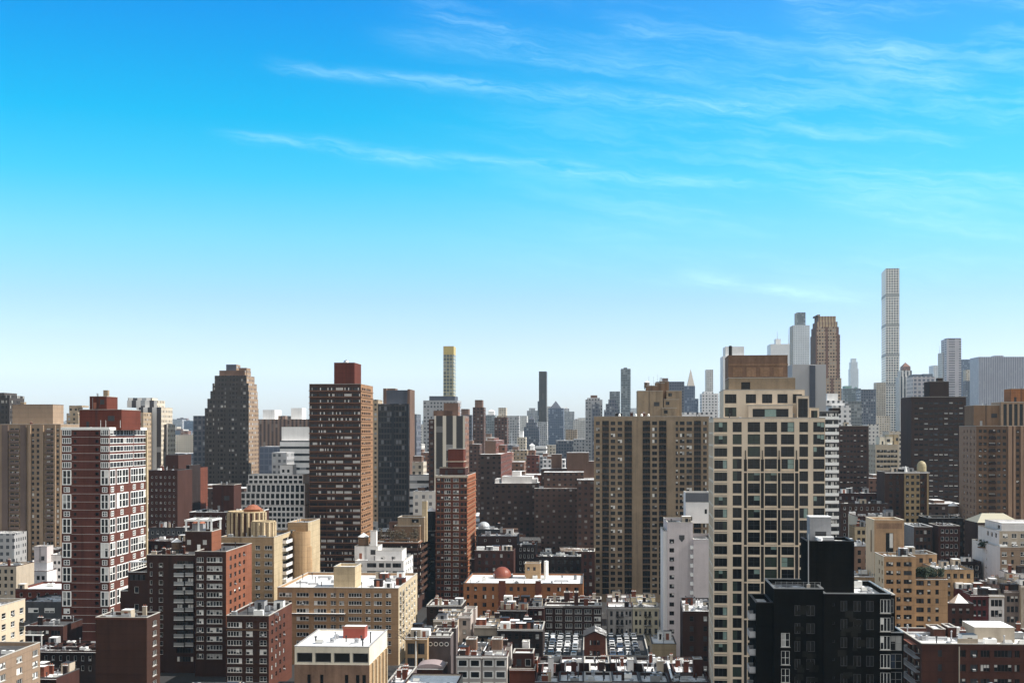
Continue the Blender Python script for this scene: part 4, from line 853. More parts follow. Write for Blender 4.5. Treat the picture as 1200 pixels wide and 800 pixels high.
for z in np.arange(B.h - 3.0, 10, -2.62): B.balcony('front', B.lx(1158.6), B.lx(1166.8), z, .9, 'darkbrick', 'beigebrown3', True)
q = MB()
for p0, p1 in ((1181, 1185.5), (1187, 1189.5), (1195.6, 1199)): q.box(B.lx(p0), B.lx(p1), -.8, -.004, 0, B.h - .02, 'palebrown')
q.build('pier', B.root)
B.pbox('penthouse', 1141, 1174, 475, 6, 14, wall='beigebrown', roof='r_snow', par=.6)
a, e = B.lx(1173, 4), B.lx(1200, 4); zt = B.lz(471, a, 4); B.box(a, e, 4, 18, B.h - .8, zt, part='penthouse', wall='palebeige2', roof='r_grey', front=[(1 + i * 2.2, 2.4 + i * 2.2, B.h + .2, zt - .7, 'slit') for i in range(5)]); B.pbox('bulkhead', 1185, 1212, 455.5, 7, 10, wall='orangebrick', roof='r_dark', z0=zt - .8)
B = Bld('apartment_tower', 'black brown slab tower with white blind dots and square dark bulkhead', 1068, 1132, 465, 690, xs=1055.5, wall='darkslab', roof='r_dark')
B.box(front=B.rows(B.ev(10, 1.9, 'dot', m=1.2), 2.62, 1.15, 2.6), side='darkside')
B.pbox('bulkhead', 1089.5, 1112, 447, 6, 12, wall='darkslab', roof='r_dark'); B.pbox('bulkhead', 1099, 1105, 443, 8, 4, wall='darkslab', roof='r_dark', z0=B.lz(447, 20, 6), par=.2)
B = Bld('apartment_tower', 'dark brown brick slab between the balcony tower and the pale building', 982, 1018, 499, 690, d=22, wall='darkside', roof='r_grey')
B.box(front=B.rows(B.ev(8, 1.25, 'dot', m=.8), 2.62, 1.15, 1.8)); B.clutter(6)
B = Bld('apartment_tower', 'white tower with stacked curved balconies behind the beige tower', 960, 982.5, 482, 520, d=18, wall='darkgrey', roof='r_most')
B.box(front=B.rows([(.5, B.w / 2 - .2, 'd5'), (B.w / 2 + .2, B.w - .5, 'd5')], 2.9, 2.2, .6), par=.5)
for z in np.arange(B.h - 2.9, 8, -2.9): B.balcony('front', 0.02, B.w - .02, z, 1.3, 'white', 'whitewall', True)
B.pbox('penthouse', 975, 985, 478, 3, 8, wall='darkbrick', roof='r_dark')
B = Bld('apartment_tower', 'cream apartment tower with stepped top between two dark brick slabs', 1026, 1053, 521, 810, xs=1018, wall='palebeige', roof='r_most'); B.box(front=B.rows(B.ev(6, 1.9, 'd2'), 3.0, 1.6, 3.0), left=B.rows([(3, 5, 'dk'), (10, 12, 'dk'), (18, 20, 'dk')], 3.0, 1.5, 3.0), side='palebeige'); B.pbox('penthouse', 1031, 1046, 512, 5, 12, wall='cream', roof='r_snow'); B.pbox('penthouse', 1042, 1053, 509, 9, 12, wall='yellowbrick', roof='r_most'); B.clutter(6)
B = Bld('apartment_building', 'tan centred dark brick house with a golden dome water tank on its roof', 1037.5, 1089, 553, 610, d=20, wall='darkbrick3', roof='r_snow')
xa, xb = B.lx(1060), B.lx(1078)
B.box(0, xa - .02, 1.2, 19, front=B.rows([(2, 3.4, 'dk'), (5, 6.3, 'dk')], 2.75, 1.5, 1.5)); B.box(xa, xb, 0, 20, wall='yellowtan', front=B.rows([(.6 + i * 2.3, 1.95 + i * 2.3, 'dk') for i in range(3)], 2.75, 1.5, 1.4)); B.box(xb + .02, B.w, 1.2, 19, front=B.rows([(.5, 2.3, 'd2')], 2.75, 1.5, 1.5))
q = MB(); q.box(B.lx(1087), B.w + .05, 1.1, 2.2, 0, B.h - .1, 'yellowtan'); q.build('pier', B.root)
q = MB(); x = B.lx(1080, 9); zb = B.h - .8; q.lathe(x, 9, [(2.1, zb + 1), (2.1, zb + 3.2), (1.9, zb + 4.3), (1.3, zb + 5.2), (.5, zb + 5.6), (.1, zb + 5.7)], 18, 'yellowtank'); q.lathe(x, 9, [(1.5, zb), (1.5, zb + 1)], 12, 'darkmetal'); q.build('water_tank', B.root); B.clutter(7, what=('hatch', 'air', 'pipe')); q = MB(); q.box(-.2, B.w + .2, -.25, -.005, B.h - .5, B.h - .03, 'whitewall', 'snow', True); q.lathe(B.lx(1062), 1, [(.7, B.h), (.5, B.h + 1.5), (.08, B.h + 2.8)], 6, 'white'); q.build('cornice', B.root)
B = Bld('apartment_building', 'white stepped building with tan window front at the right edge', 1172, 1240, 641, 480, xs=1139, wall='palebeige2', roof='r_dark')
B.box(front=B.rows(B.cols([(1174, 1180, 'p2'), (1185, 1188, 'dk'), (1196, 1202, 'p2')]), 2.75, 1.5, 1.6), left=B.rows([(B.d * .45, B.d * .45 + 1, 'dh')], 2.75, 1.2, 2.2), side='whitewall'); a = B.lx(1171, 5); zt = B.lz(622, a, 5)
B.box(a, B.w, 5, B.d - 4, B.h - .8, zt, wall='creamdull', side='whitewall', front=B.rows([(1.2 + i * 3.1, 3.0 + i * 3.1, 'p2') for i in range(5)], 2.8, 1.5, .9, z1=zt, zb=B.h), left=[(3 + i * 5, 5.2 + i * 5, zt - 2.6, zt - 1.0, 'd2') for i in range(3)], roof='r_dark'); B.box(a + 2, B.w, 9, B.d - 6, zt - .8, B.lz(613, a, 9), wall='whitewall', roof='r_snow', left=[(2, 5, zt + .3, zt + 1.6, 'd2')]); B.clutter(8, 1, B.w, .7, 4)
hedge_host = B
# ------------------------------------------------------------------ low houses and flats between the towers
def low(name, label, x0, x1, yt, D, wall, n=3, k='dk', fh=2.9, wh=1.6, ww=1.2, top=1.3, d=None, xs=None, roof='r_most', cl=5, S=.06, cols_=None, what=None, par=.7, cat='building', side=None, cop='coping', group=None, left=None, right=None):
    B = Bld(name, label, x0, x1, yt, D, xs=xs, d=d or 18, S=S, wall=wall, roof=roof, par=par, cat=cat, group=group)
    C = B.cols(cols_) if cols_ else B.ev(n, ww, k) if n else []
    rr = B.rows(C, fh, wh, top)
    lf = B.rows([(1.5 + i * 4.5, 2.9 + i * 4.5, left) for i in range(int((B.d - 2) / 4.5))], fh, wh, top) if left else (); rt = B.rows([(1.5 + i * 4.5, 2.9 + i * 4.5, right) for i in range(int((B.d - 2) / 4.5))], fh, wh, top) if right else ()
    if cop == 'coping': cop = B.rg.choice(('coping', 'darkgrey', 'brickdim', 'darkgrey'))
    if name in ('row_house', 'tenement_house') and B.d >= 20 and xs is None:    # dumbbell houses: a light well on each side between front and rear
        u = max(1, round(B.w / 7.5)); pw = B.w / u; e1, e2 = B.d * .36, B.d * .72
        B.box(ly1=e1, front=rr, cop=cop); B.box(ly0=e2, cop=cop)
        for i in range(u): B.box(pw * (i + .2), pw * (i + .8), e1 + .004, e2 - .004, cop=cop, left=B.rows([(1.2, 2.3, 'dk'), (4, 5.1, 'dk')], fh, wh, top) if pw > 5 else ())
        wells = [(pw * (i + .5), e1, e2) for i in range(u)]
    else: B.box(front=rr, side=side, cop=cop, left=lf, right=rt); wells = None
    q = MB()
    if name in ('row_house', 'tenement_house'): q.box(-.1, B.w + .1, -.45, -.005, B.h - .75, B.h - .25, wall if wall != 'whitewall' else 'creamdull', 'snow', True); q.build('cornice', B.root)
    n_ = int(cl * (1.7 if D < 490 else 1.2))
    if wells:
        B.clutter(n_ // 3 + 1, ly0=1.2, ly1=e1 - 1, what=what); B.clutter(n_ // 3 + 1, ly0=e2 + 1, what=what)
        for xc, a_, b_ in wells: B.clutter(1 + n_ // (3 * len(wells)), xc - pw * .16, xc + pw * .16, a_, b_, what=('pipe', 'fan', 'pipe', 'chimney'))
    else: B.clutter(n_, what=what)
    return B
RHW = ('hatch', 'hatch', 'chimney', 'pipe', 'pipe', 'skylight', 'air', 'chimney')
# orange house row with the red dome
B = low('apartment_building', 'long orange brick house with snow roof and red dome, centre', 543, 683, 683, 530, 'orangebrick', roof='r_snow', d=38, cols_=[(547, 550, 'dk'), (555.5, 559, 'd2'), (565.5, 570, 'd2'), (576.5, 579, 'dk'), (584, 593, 'd3'), (597, 601, 'dk'), (606, 609, 'dk'), (613, 617, 'dk'), (627, 634.5, 'd3'), (641, 645, 'dk'), (653, 657.5, 'd2'), (663, 666, 'dk'), (673, 678, 'd2')], fh=3.1, cl=20, what=('air', 'pipe', 'fan', 'duct', 'skylight', 'pipe'))
for p0, p1 in ((584.5, 592.5), (627.5, 634)): q = MB(); q.box(B.lx(p0), B.lx(p1), -.7, -.006, 0, B.h + 1.2, 'brick', 'snow'); q.build('bay', B.root)
x = B.lx(588.5, 27); q = MB(); r = 3.7; zb = B.h - .7; z = zb + .9; q.lathe(x, 27, [(r * .9, zb), (r * .9, z), (r, z)] + [(r * math.cos(a), z + r * .98 * math.sin(a)) for a in np.linspace(.1, 1.5, 9)], 28, 'reddome'); q.lathe(x, 27, [(r * .93, z - .6), (r * 1.02, z - .3), (r * 1.02, z - .02)], 28, 'rust', False); q.build('dome', B.root)
B.pbox('penthouse', 615, 633, 660, 24, 7, wall='tanbrick', roof='r_snow', front=[(1, 2, B.lz(664, 20, 24) - 1.4, B.lz(664, 20, 24), 'dk'), (3.4, 4.4, B.lz(664, 20, 24) - 1.4, B.lz(664, 20, 24), 'dk')]); q = MB(); q.lathe(B.lx(640, 26), 26, [(.9, zb), (.9, B.lz(657, 30, 26)), (.2, B.lz(656.4, 30, 26))], 12, 'white'); q.build('water_tank', B.root)
# houses behind the parking decks
B = low('row_house', 'dark brick terrace with six columns of pale framed windows under snowy roof', 638.5, 705, 709.5, 475, 'darkbrick4', roof='r_snow', d=27, cols_=[(640, 647, 'p3'), (651, 658.6, 'p3'), (662.5, 670.5, 'p3'), (673.6, 681.6, 'p3'), (685, 693, 'p3'), (696.4, 704, 'p3')], fh=2.45, wh=1.6, top=1.1, cl=9, what=('pipe', 'chimney', 'pipe', 'skylight'))
for p0, p1, l in ((661, 667.5, 12), (673, 677.5, 4)): B.pbox('bulkhead', p0, p1, 694, l, 4, wall='brickdim', roof='r_snow', par=.2)
low('row_house', 'narrow red brick house at the left end of the dark terrace', 618, 637.5, 711, 470, 'brickdim', n=3, k='dk', fh=2.7, wh=1.5, d=24, cl=6, roof='r_patchy')
B = low('tenement_house', 'white tenement with black fire escape and pale roof, beside a cream one', 712, 741, 711, 480, 'whitegrey', cols_=[(715, 718, 'dk'), (722, 725, 'dk'), (727.5, 730.5, 'dk'), (733, 735.5, 'dk'), (737, 740, 'dk')], fh=3.0, wh=1.8, top=1.4, d=38, cl=4, roof='r_snow', what=RHW)
wallmat('creampale', (.55, .49, .36), .15)
B2 = low('tenement_house', 'cream yellow tenement with black fire escape, right of the white one', 741.6, 772, 711, 479, 'creampale', cols_=[(744, 747, 'dk'), (749, 751.5, 'dk'), (755, 758, 'dk'), (760, 763, 'dk'), (767, 770.5, 'dk')], fh=3.0, wh=1.8, top=1.4, d=38, cl=4, roof='r_patchy', what=RHW)
def fire_escape(B, pa, pb, n=4, fh=3.0, top=3.3):
    q = MB(); a, e = B.lx(pa), B.lx(pb)
    for i in range(n):
        z = B.h - top - i * fh
        if z < 3: break
        q.box(a, e, -1.1, -.01, z, z + .07, 'black', 'snow' if i % 2 else None, True)
        for y in (-1.1,): q.box(a, e, y, y + .06, z + .85, z + .95, 'black', None, True); q.box(a, e, y, y + .05, z + .45, z + .5, 'black', None, True)
        for x in np.linspace(a, e - .06, 6): q.box(x, x + .06, -1.1, -1.04, z + .07, z + .85, 'black')
        if i < n - 1: q.tube((a + .4, -.6, z), (e - .4, -.6, z - fh), .07, .07, 'black'); q.tube((a + .4, -.95, z), (e - .4, -.95, z - fh), .07, .07, 'black')
    q.build('fire_escape', B.root)
fire_escape(B, 721.5, 731); fire_escape(B2, 754.5, 763.5)
# brick house between the decks
B = low('brick_house', 'small red brick house with gabled snowy roof between the two car decks', 684.5, 710, 745, 417, 'orangebrick2', cols_=[(691, 694.3, 'd2'), (695.2, 698.6, 'd2'), (699.5, 703, 'd2')], fh=3.2, wh=1.5, top=1.2, d=13, cl=0, roof='r_snow', par=0)
q = MB(); W = B.w; zt = B.lz(739.5, W / 2); z0 = B.h
q.poly([(0, -.01, z0), (W, -.01, z0), (W / 2, -.01, zt)], 'orangebrick2'); q.poly([(W, B.d, z0), (0, B.d, z0), (W / 2, B.d, zt)], 'orangebrick2')
q.quad((-.3, -.4, z0 - .1), (W / 2, -.4, zt + .1), (W / 2, B.d + .3, zt + .1), (-.3, B.d + .3, z0 - .1), 'r_dark'); q.quad((W / 2, -.4, zt + .1), (W + .3, -.4, z0 - .1), (W + .3, B.d + .3, z0 - .1), (W / 2, B.d + .3, zt + .1), 'r_patchy')
q.tube((-.3, -.42, z0 - .1), (W / 2, -.42, zt + .1), .14, .14, 'darkbrick'); q.tube((W / 2, -.42, zt + .1), (W + .3, -.42, z0 - .1), .14, .14, 'darkbrick'); q.build('gable_roof', B.root)
# car decks
def deck(label, x0, x1, yt, D, d):
    B = Bld('parking_deck', label, x0, x1, yt, D, d=d, wall='darkgrey', roof='r_dark', par=.5, cat='car park'); B.box(front=[(1.5 + i * 4, 4.2 + i * 4, B.h - 3.2, B.h - 1.2, 'slit') for i in range(int(B.w / 4) - 0)]); return B
Da = deck('flat roof car deck full of parked cars, left of the small brick house', 627, 684, 768, 420, 44)
Db = deck('flat roof car deck full of parked cars, right of the small brick house', 710.6, 761, 768, 420, 44)
def make_car(paint, snowy):
    o = empty('parked_car', (0, 0, 0)); P_ = [(-2.2, .35), (-2.25, .75), (-1.3, .92), (-.75, 1.42), (.75, 1.45), (1.45, 1.0), (2.15, .9), (2.25, .4)]
    b = MB()
    def side(x, s_): b.poly([(x * (1 if z < 1 else .82), y, z) for y, z in P_], paint)
    for x in (-.92, .92): side(x, 1)
    for (y0, z0), (y1, z1) in zip(P_, P_[1:] + P_[:1]):
        a0, a1 = (.92 if z0 < 1 else .754), (.92 if z1 < 1 else .754); b.quad((-a0, y0, z0), (a0, y0, z0), (a1, y1, z1), (-a1, y1, z1), paint)
    b.build('body', o)
    b = MB(); b.quad((-.66, -1.2, .99), (.66, -1.2, .99), (.6, -.82, 1.37), (-.6, -.82, 1.37), 'gdark'); b.quad((-.6, .85, 1.43), (.6, .85, 1.43), (.66, 1.4, 1.08), (-.66, 1.4, 1.08), 'gdark')
    for x in (-1, 1): b.poly([(x * .93, -1.0, .98), (x * .93, 1.2, 1.0), (x * .79, .75, 1.36), (x * .79, -.7, 1.34)], 'gdark')
    b.v = [(x, y - .02 if y < -.5 else y + .02, z + .02) for x, y, z in b.v]; b.build('windows', o)
    for x in (-.9, .9):
        for y in (-1.4, 1.4):
            b = MB(); n = 12
            b.poly([(x + (.06 if x > 0 else -.06), y + .33 * math.cos(2 * math.pi * k / n), .33 + .33 * math.sin(2 * math.pi * k / n)) for k in range(n)], 'black')
            b.tube((x - .1, y, .33), (x + .06 * (1 if x > 0 else -1), y, .33), .33, .33, 'black', 12); b.build('wheel', o)
    if snowy > 0:
        b = MB(); b.box(-.72, .72, -.68, .7, 1.46, 1.53, 'snow'); b.poly([(-.8, -2.1, .86), (.8, -2.1, .86), (.75, -1.32, .98), (-.75, -1.32, .98)], 'snow')
        if snowy > 1: b.poly([(-.62, -1.25, 1.03), (.62, -1.25, 1.03), (.56, -.82, 1.43), (-.56, -.82, 1.43)], 'snow')
        b.build('snow_cover', o)
    return o
for nm, c_ in (('carwhite', (.7, .7, .7)), ('carsilver', (.36, .38, .40)), ('carblack', (.02, .02, .022)), ('carblue', (.06, .09, .15)), ('cargrey', (.14, .145, .15))): plain(nm, c_, .25, .2, .5, .05)
protos = {}
for cn in ('white', 'silver', 'black', 'blue', 'grey'):
    for sn in (0, 1, 2): protos[cn, sn] = make_car('car' + cn, sn)
used = set()
def place_car(B, key, lx, ly, rz, side_):
    src = protos[key]; cn = key[0]
    if key not in used: o = src; used.add(key)
    else:
        o = src.copy(); col.objects.link(o)
        for ch in src.children: c2 = ch.copy(); col.objects.link(c2); c2.parent = o
    Y = B.wy(lx, ly); o.location = (B.P[0] + lx * B.c + ly * B.s, Y, B.h - .5); o.rotation_euler = (0, 0, rz - math.atan(B.S))
    tag(o, 'snow dusted %s car parked in rows on the deck %s of the small brick house' % (cn, side_), 'car', '%s cars on the %s deck' % (cn, side_ + ' hand'))
rg = random.Random(21)
for B, sd_ in ((Da, 'left'), (Db, 'right')):
    n = int((B.w - 1.6) / 2.5)
    for r_ in range(8):
        for i in range(n):
            if rg.random() < .06: continue
            place_car(B, (rg.choices(('white', 'silver', 'black', 'blue', 'grey'), (3, 4, 3, 2, 4))[0], rg.choice((0, 1, 2))), 2.0 + i * 2.5 + rg.uniform(-.15, .15), 3.2 + r_ * 5.35 + rg.uniform(-.25, .25), rg.choice((0, 0, math.pi)) + rg.uniform(-.06, .06), sd_)
for k, o in protos.items():
    if k not in used:
        for ch in list(o.children): bpy.data.objects.remove(ch)
        bpy.data.objects.remove(o)
B = low('garage_building', 'small tan box building with snow roof beside the right car deck', 764, 792.5, 754, 414, 'yellowbrick', n=0, d=17, cl=2, roof='r_snow', par=.3)
B.pbox('bulkhead', 771, 776.5, 740, 8, 3, wall='white', roof='r_snow', par=.1, front=[(.4, 1.1, B.h, B.h + 1.9, 'dr')])
low('apartment_building', 'dark maroon house with sagging snowy edge, left of the beige tower base', 800, 837, 716, 400, 'maroon', n=2, k='dk', d=24, xs=797, roof='r_grey', cl=9, S=.1)
# front rows at the bottom
rows_ = [('row_house', 'dark roofed row house with cluttered yard roof, left of the snowy row', 627, 654.5, 799, 346, 'darkbrick', 'r_patchy', 9), ('row_house', 'row house with wide snow roof, leftmost of the snowy front row', 655, 684, 798, 345, 'brickdim', 'r_snow', 8),
         ('row_house', 'row house with snow roof and small white stair hut, second of snowy front row', 685, 717, 798, 344, 'darkbrick', 'r_snow', 9), ('row_house', 'row house with snow roof and dark parapet behind, third of snowy front row', 718, 750, 798, 343, 'brickdim', 'r_snow', 9),
         ('row_house', 'row house with bare grey roof right of the snowy front row', 751, 785, 799, 342, 'darkbrick', 'r_grey', 8), ('row_house', 'row house with grey streaked roof and white edge pipe beside the beige tower', 786, 832, 799, 341, 'mauve', 'r_grey', 9)]
for nm, lb, a, e, y, D_, wl, rf, c_ in rows_:
    B = low(nm, lb, a, e, y, D_, wl, n=3, d=38, roof=rf, cl=c_, what=('pipe', 'pipe', 'chimney', 'skylight', 'pipe', 'air', 'fan'), S=.05)
    qh = B.rg.uniform(.3, .6); B.pbox('bulkhead', a + (e - a) * qh, a + (e - a) * (qh + .22), B.yt - 22 - B.rg.uniform(0, 6), 12 + B.rg.uniform(-3, 5), 3.5, wall=B.rg.choice(('whitewall', 'creamdull', 'darkbrick', 'brickdim')), roof='r_snow', par=.15)
q = MB(); q.tube((.6, 2, B.h + .4), (.9, 28, B.h + .4), .3, .3, 'white', 8); q.build('roof_pipe', B.root)
B = low('row_house', 'brick house with snowy upper terrace and dark window band, left of dark roof', 597, 627, 783, 374, 'brick', n=0, d=20, roof='r_patchy', cl=4, what=RHW)
B.pbox('penthouse', 601, 625, 765, 3, 8, wall='brickdim', roof='r_snow', front=[(1, 2.4, B.h + .2, B.h + 2.2, 'dk'), (3.4, 5, B.h + .2, B.h + 2.2, 'hw')]); B.pbox('bulkhead', 612, 620, 752, 12, 4, wall='whitewall', roof='r_snow', par=.2, front=[(.5, 1.3, B.lz(765, 3, 3), B.lz(756, 3, 3), 'dr')])
for a, e, lb in ((535, 564, 'left house of a pair with white framed picture windows and flat snow roof'), (565, 594, 'right house of a pair with white framed picture windows and flat snow roof')):
    B = low('row_house', lb, a, e, 768, 372, 'whitegrey', cols_=[(a + 1.3, a + 13.2, 'wbig'), (a + 15.5, e - 1.3, 'wbig')], fh=3.1, wh=2.1, top=.9, d=24, roof='r_snow', cl=8, what=RHW)
    B.pbox('bulkhead', a + 11, a + 23, 749, 9, 5, wall='stonebrown', roof='r_patchy', par=.2)
    for y_ in (2.5,): q = MB(); q.box(.2, .5, 1, 16, B.h, B.h + 1.2, 'darkbrick', 'snow'); q.build('party_wall', B.root)
B = low('row_house', 'grey house with a row of four round white windows', 501, 528, 745, 396, 'mauve', n=0, d=22, roof='r_patchy', cl=7, what=RHW, right=None)
for i in range(4):
    q = MB(); x = B.lx(504.5 + i * 6.3); z = B.lz(754); n = 20
    for k in range(n): a0, a1 = 2 * math.pi * k / n, 2 * math.pi * (k + 1) / n; q.quad(*[(x + r_ * math.cos(a_), -.05, z + r_ * math.sin(a_)) for r_, a_ in ((.42, a0), (.62, a0), (.62, a1), (.42, a1))], 'white')
    q.poly([(x + .42 * math.cos(2 * math.pi * k / n), -.03, z + .42 * math.sin(2 * math.pi * k / n)) for k in range(n)], 'gdark'); q.build('round_window', B.root)
B = low('row_house', 'tan fronted house with large dark openings and white downpipe, left of the grey one', 475, 500.5, 747, 392, 'tanbrick', cols_=[(477.5, 486, 'd3'), (489.5, 497.5, 'd3')], fh=4.2, wh=3.2, top=1.5, d=20, roof='r_dark', cl=6, what=RHW); q = MB(); q.tube((B.lx(487.5), -.25, 2), (B.lx(487.5), -.25, B.h + .6), .16, .16, 'white', 8); q.build('drainpipe', B.root)
B = low('house', 'small shed roofed brick annex with pale curved canopy at the foot of the tan house', 487, 519, 784, 376, 'brickdim', n=2, d=12, roof='r_grey', cl=1); q = MB(); pr = [(B.w / 2 + (B.w / 2) * math.cos(a), 1.2 * math.sin(a)) for a in np.linspace(0, math.pi, 12)]
for (xa, za), (xb, zb_) in zip(pr, pr[1:]): q.quad((xa, 1, B.h + .2 + za), (xb, 1, B.h + .2 + zb_), (xb, 9, B.h + .2 + zb_), (xa, 9, B.h + .2 + za), 'mauvepale'); q.poly([(xa, .98, B.h + .2), (xa, .98, B.h + .2 + za), (xb, .98, B.h + .2 + zb_), (xb, .98, B.h + .2)], 'mauvepale')
q.build('canopy', B.root)
low('row_house', 'tall narrow house with blank pale side wall, before the orange house row', 537, 551.5, 722, 445, 'pinkwhite2', n=1, d=26, roof='r_patchy', cl=3, what=RHW, xs=None)
B = low('row_house', 'beige house with snow roof and arched tan windows below a dark awning', 555.5, 582, 733, 430, 'creamdull', n=0, d=24, roof='r_snow', cl=6, what=RHW, xs=None)
q = MB(); q.box(-.1, B.w + .1, -1.0, -.01, B.h - 3.6, B.h - 3.0, 'black', None, True); q.build('awning', B.root)
for i in range(4): q = MB(); x = B.w * (i + .5) / 4; q.box(x - .45, x + .45, -.06, -.01, B.h - 6, B.h - 4.2, 'gdark'); q.lathe(x, -.03, [(.45, B.h - 4.2), (.02, B.h - 3.8)], 10, 'gdark'); q.build('window', B.root)
low('row_house', 'dark house with cluttered black roof in front of the orange house row', 583, 617, 714, 462, 'darkbrick', n=5, k='dk', ww=1.0, d=26, roof='r_patchy', cl=14, what=RHW)
low('row_house', 'grey roofed house with many white chimneys beside the blank pale wall', 508, 536, 726, 440, 'creamdull', n=3, d=28, roof='r_grey', cl=10, what=RHW)
low('row_house', 'brown house with dark flat roof at the foot of the brown banded flats', 500, 541, 709, 480, 'darkbrick', n=5, k='dk', d=16, roof='r_grey', cl=9, what=RHW)
low('row_house', 'dark house with snow patches between the pair houses and dark terrace', 583, 636, 737, 415, 'darkbrick', n=6, k='dk', d=18, roof='r_most', cl=12, what=RHW)
low('house', 'low building with broad plain snow roof at the bottom, left of the pair houses', 470, 533, 806, 330, 'creamdull', n=4, d=20, roof='r_snow', cl=2, par=.3)
low('house', 'narrow grey roofed yard building beside the snow roofed commercial block', 452, 473, 801, 350, 'mauve', n=2, d=26, roof='r_grey', cl=7, what=RHW)
low('house', 'flat snowy roof with brick edge at the bottom, below the balconied maroon block', 203, 291, 817, 300, 'brickdim', n=4, d=18, roof='r_most', cl=12)
low('house', 'flat grey roof with thin snow at the bottom, below the low maroon wing', 306, 343, 816, 302, 'mauve', n=3, d=18, roof='r_grey', cl=6)
# left edge low rise
low('row_house', 'brick house with white roof and chimneys at the bottom left, below the red tower', 20, 66, 793, 345, 'brickdim', n=4, k='hw', d=28, xs=93, roof='r_snow', cl=9, what=RHW, S=.12)
low('row_house', 'dark terrace house at the foot of the red and white tower', 30, 112, 762, 405, 'darkbrick', n=9, k='hw', ww=.9, d=20, roof='r_patchy', cl=12)
low('apartment_building', 'black low block with two bright white window strips at left', 26, 74, 705, 480, 'darkgrey', cols_=[(33, 45, 'wb2'), (52, 64, 'wb2')], fh=9, wh=1.7, top=2.0, d=22, roof='r_most', cl=6)
low('apartment_building', 'low rust brick hall with sloping white roof at left', 18, 72, 690, 520, 'rustbrick', n=5, k='hw', fh=4, d=26, roof='r_snow', cl=3)
B = low('apartment_building', 'white rendered flats with stepped terraces and white roof tower at left', 17, 55, 669, 590, 'whitelav', n=6, k='dk', ww=1.4, fh=3.1, wh=1.8, top=1.9, d=22, roof='r_patchy', cl=3)
B.pbox('terrace_block', 27, 55, 659, 4, 12, wall='whitelav', roof='r_dark'); B.pbox('stair_tower', 40, 55, 640, 6, 7, wall='pinkwhite', roof='r_snow')
low('apartment_building', 'white flats with small dark square windows, right of the white roof tower', 55.5, 78, 650, 600, 'whitewall', n=4, k='dk', ww=1.1, fh=3.1, wh=1.4, top=2.6, d=18, roof='r_most', cl=7)
low('apartment_building', 'cream parapeted flats with grey lower floors at the far left edge', -20, 19, 663, 560, 'creamdull', n=5, d=18, roof='r_patchy', cl=6)
B = low('house', 'grey house with white lattice balcony railing at left', 29, 74, 733, 425, 'brickdim', n=3, k='d3', ww=3, d=16, roof='r_dark', cl=4); B.balcony('front', .3, B.w * .5, B.h - 2.6, 1.4, 'white', 'white', False); q = MB()
for x in (.5, B.w * .26, B.w * .48): q.box(x - .15, x + .15, -1.4, -1.15, 0, B.h - 2.8, 'white')
q.build('post', B.root)
low('apartment_building', 'deep brown brick slab with tiny lit windows and snowy top, right of the red tower', 174, 208, 551, 600, 'maroon3', n=6, k='hw', ww=.8, fh=2.8, wh=1.0, top=2.5, d=22, roof='r_snow', cl=5)
low('apartment_building', 'taller dark brown brick slab end just behind the tiny windowed one', 194, 209, 533, 628, 'maroon3', n=0, d=20, roof='r_dark', cl=2)
low('apartment_building', 'near black brick slab right of the tiny windowed brown slab', 208.5, 222, 545, 640, 'darkbrick', n=2, k='dk', d=18, roof='r_dark', cl=2)
low('apartment_building', 'rust brown brick slab strip left of the grey slim tower', 221, 231, 548, 655, 'brick', n=0, d=18, roof='r_most', cl=2)
low('apartment_building', 'dark brick flats with snow rimmed roof behind the white pergola', 222, 300, 600, 555, 'brickdim', n=8, k='hw', ww=.9, d=22, roof='r_dark', cl=12, cop='snow').pbox('bulkhead', 249, 274, 568, 10, 12, wall='brickdim', roof='r_patchy')
low('apartment_building', 'black roofed low block with white snow strip between red tower and pergola', 174, 226, 618, 590, 'darkgrey', n=8, k='hw', ww=1, d=22, roof='r_patchy', cl=12)
low('apartment_building', 'brown low flats with cluttered roof left of the pergola wing', 170, 232, 634, 520, 'brickdim', n=8, k='dk', d=24, roof='r_brown', cl=16)
low('apartment_building', 'white grid flats stepping up in terraces before the white office slab', 282, 357, 592, 640, 'whitewall', n=14, k='wd', ww=1.5, fh=2.6, wh=1.75, top=.7, d=24, roof='r_most', cl=2)
G = ALL[-1]
zp = G.h
for p0, p1, y, l in ((282, 357, 577, 1.0), (289, 357, 567, 2.6), (291, 355, 556, 4.2)):
    a, e = G.lx(p0, l), G.lx(p1, l); zt = G.lz(y, a, l); n = int((e - a) / 2.2); pp = (e - a) / n; kf = int((zt - zp + .3) / 2.2); fh_ = (zt - zp) / max(1, kf)
    G.box(a, e, l, 23 - l, zp - .5, zt, front=[(pp * i + .33, pp * i + pp - .33, zt - fh_ * (f + 1) + .35, zt - fh_ * f - .45, 'wd') for i in range(n) for f in range(kf)], par=.5); zp = zt
G.pbox('stair_tower', 328, 343, 545, 7, 8, z0=zp - .5, wall='whitewall', roof='r_most', front=[(1, 2.2, zp + 1, zp + 2.4, 'wd'), (3.4, 4.6, zp + 1, zp + 2.4, 'wd')]); 
low('apartment_building', 'thin tan slab end with dark balconies beside the brown banded tower', 354, 364, 556, 668, 'yellowbrick', n=0, d=18, roof='r_most', cl=0)
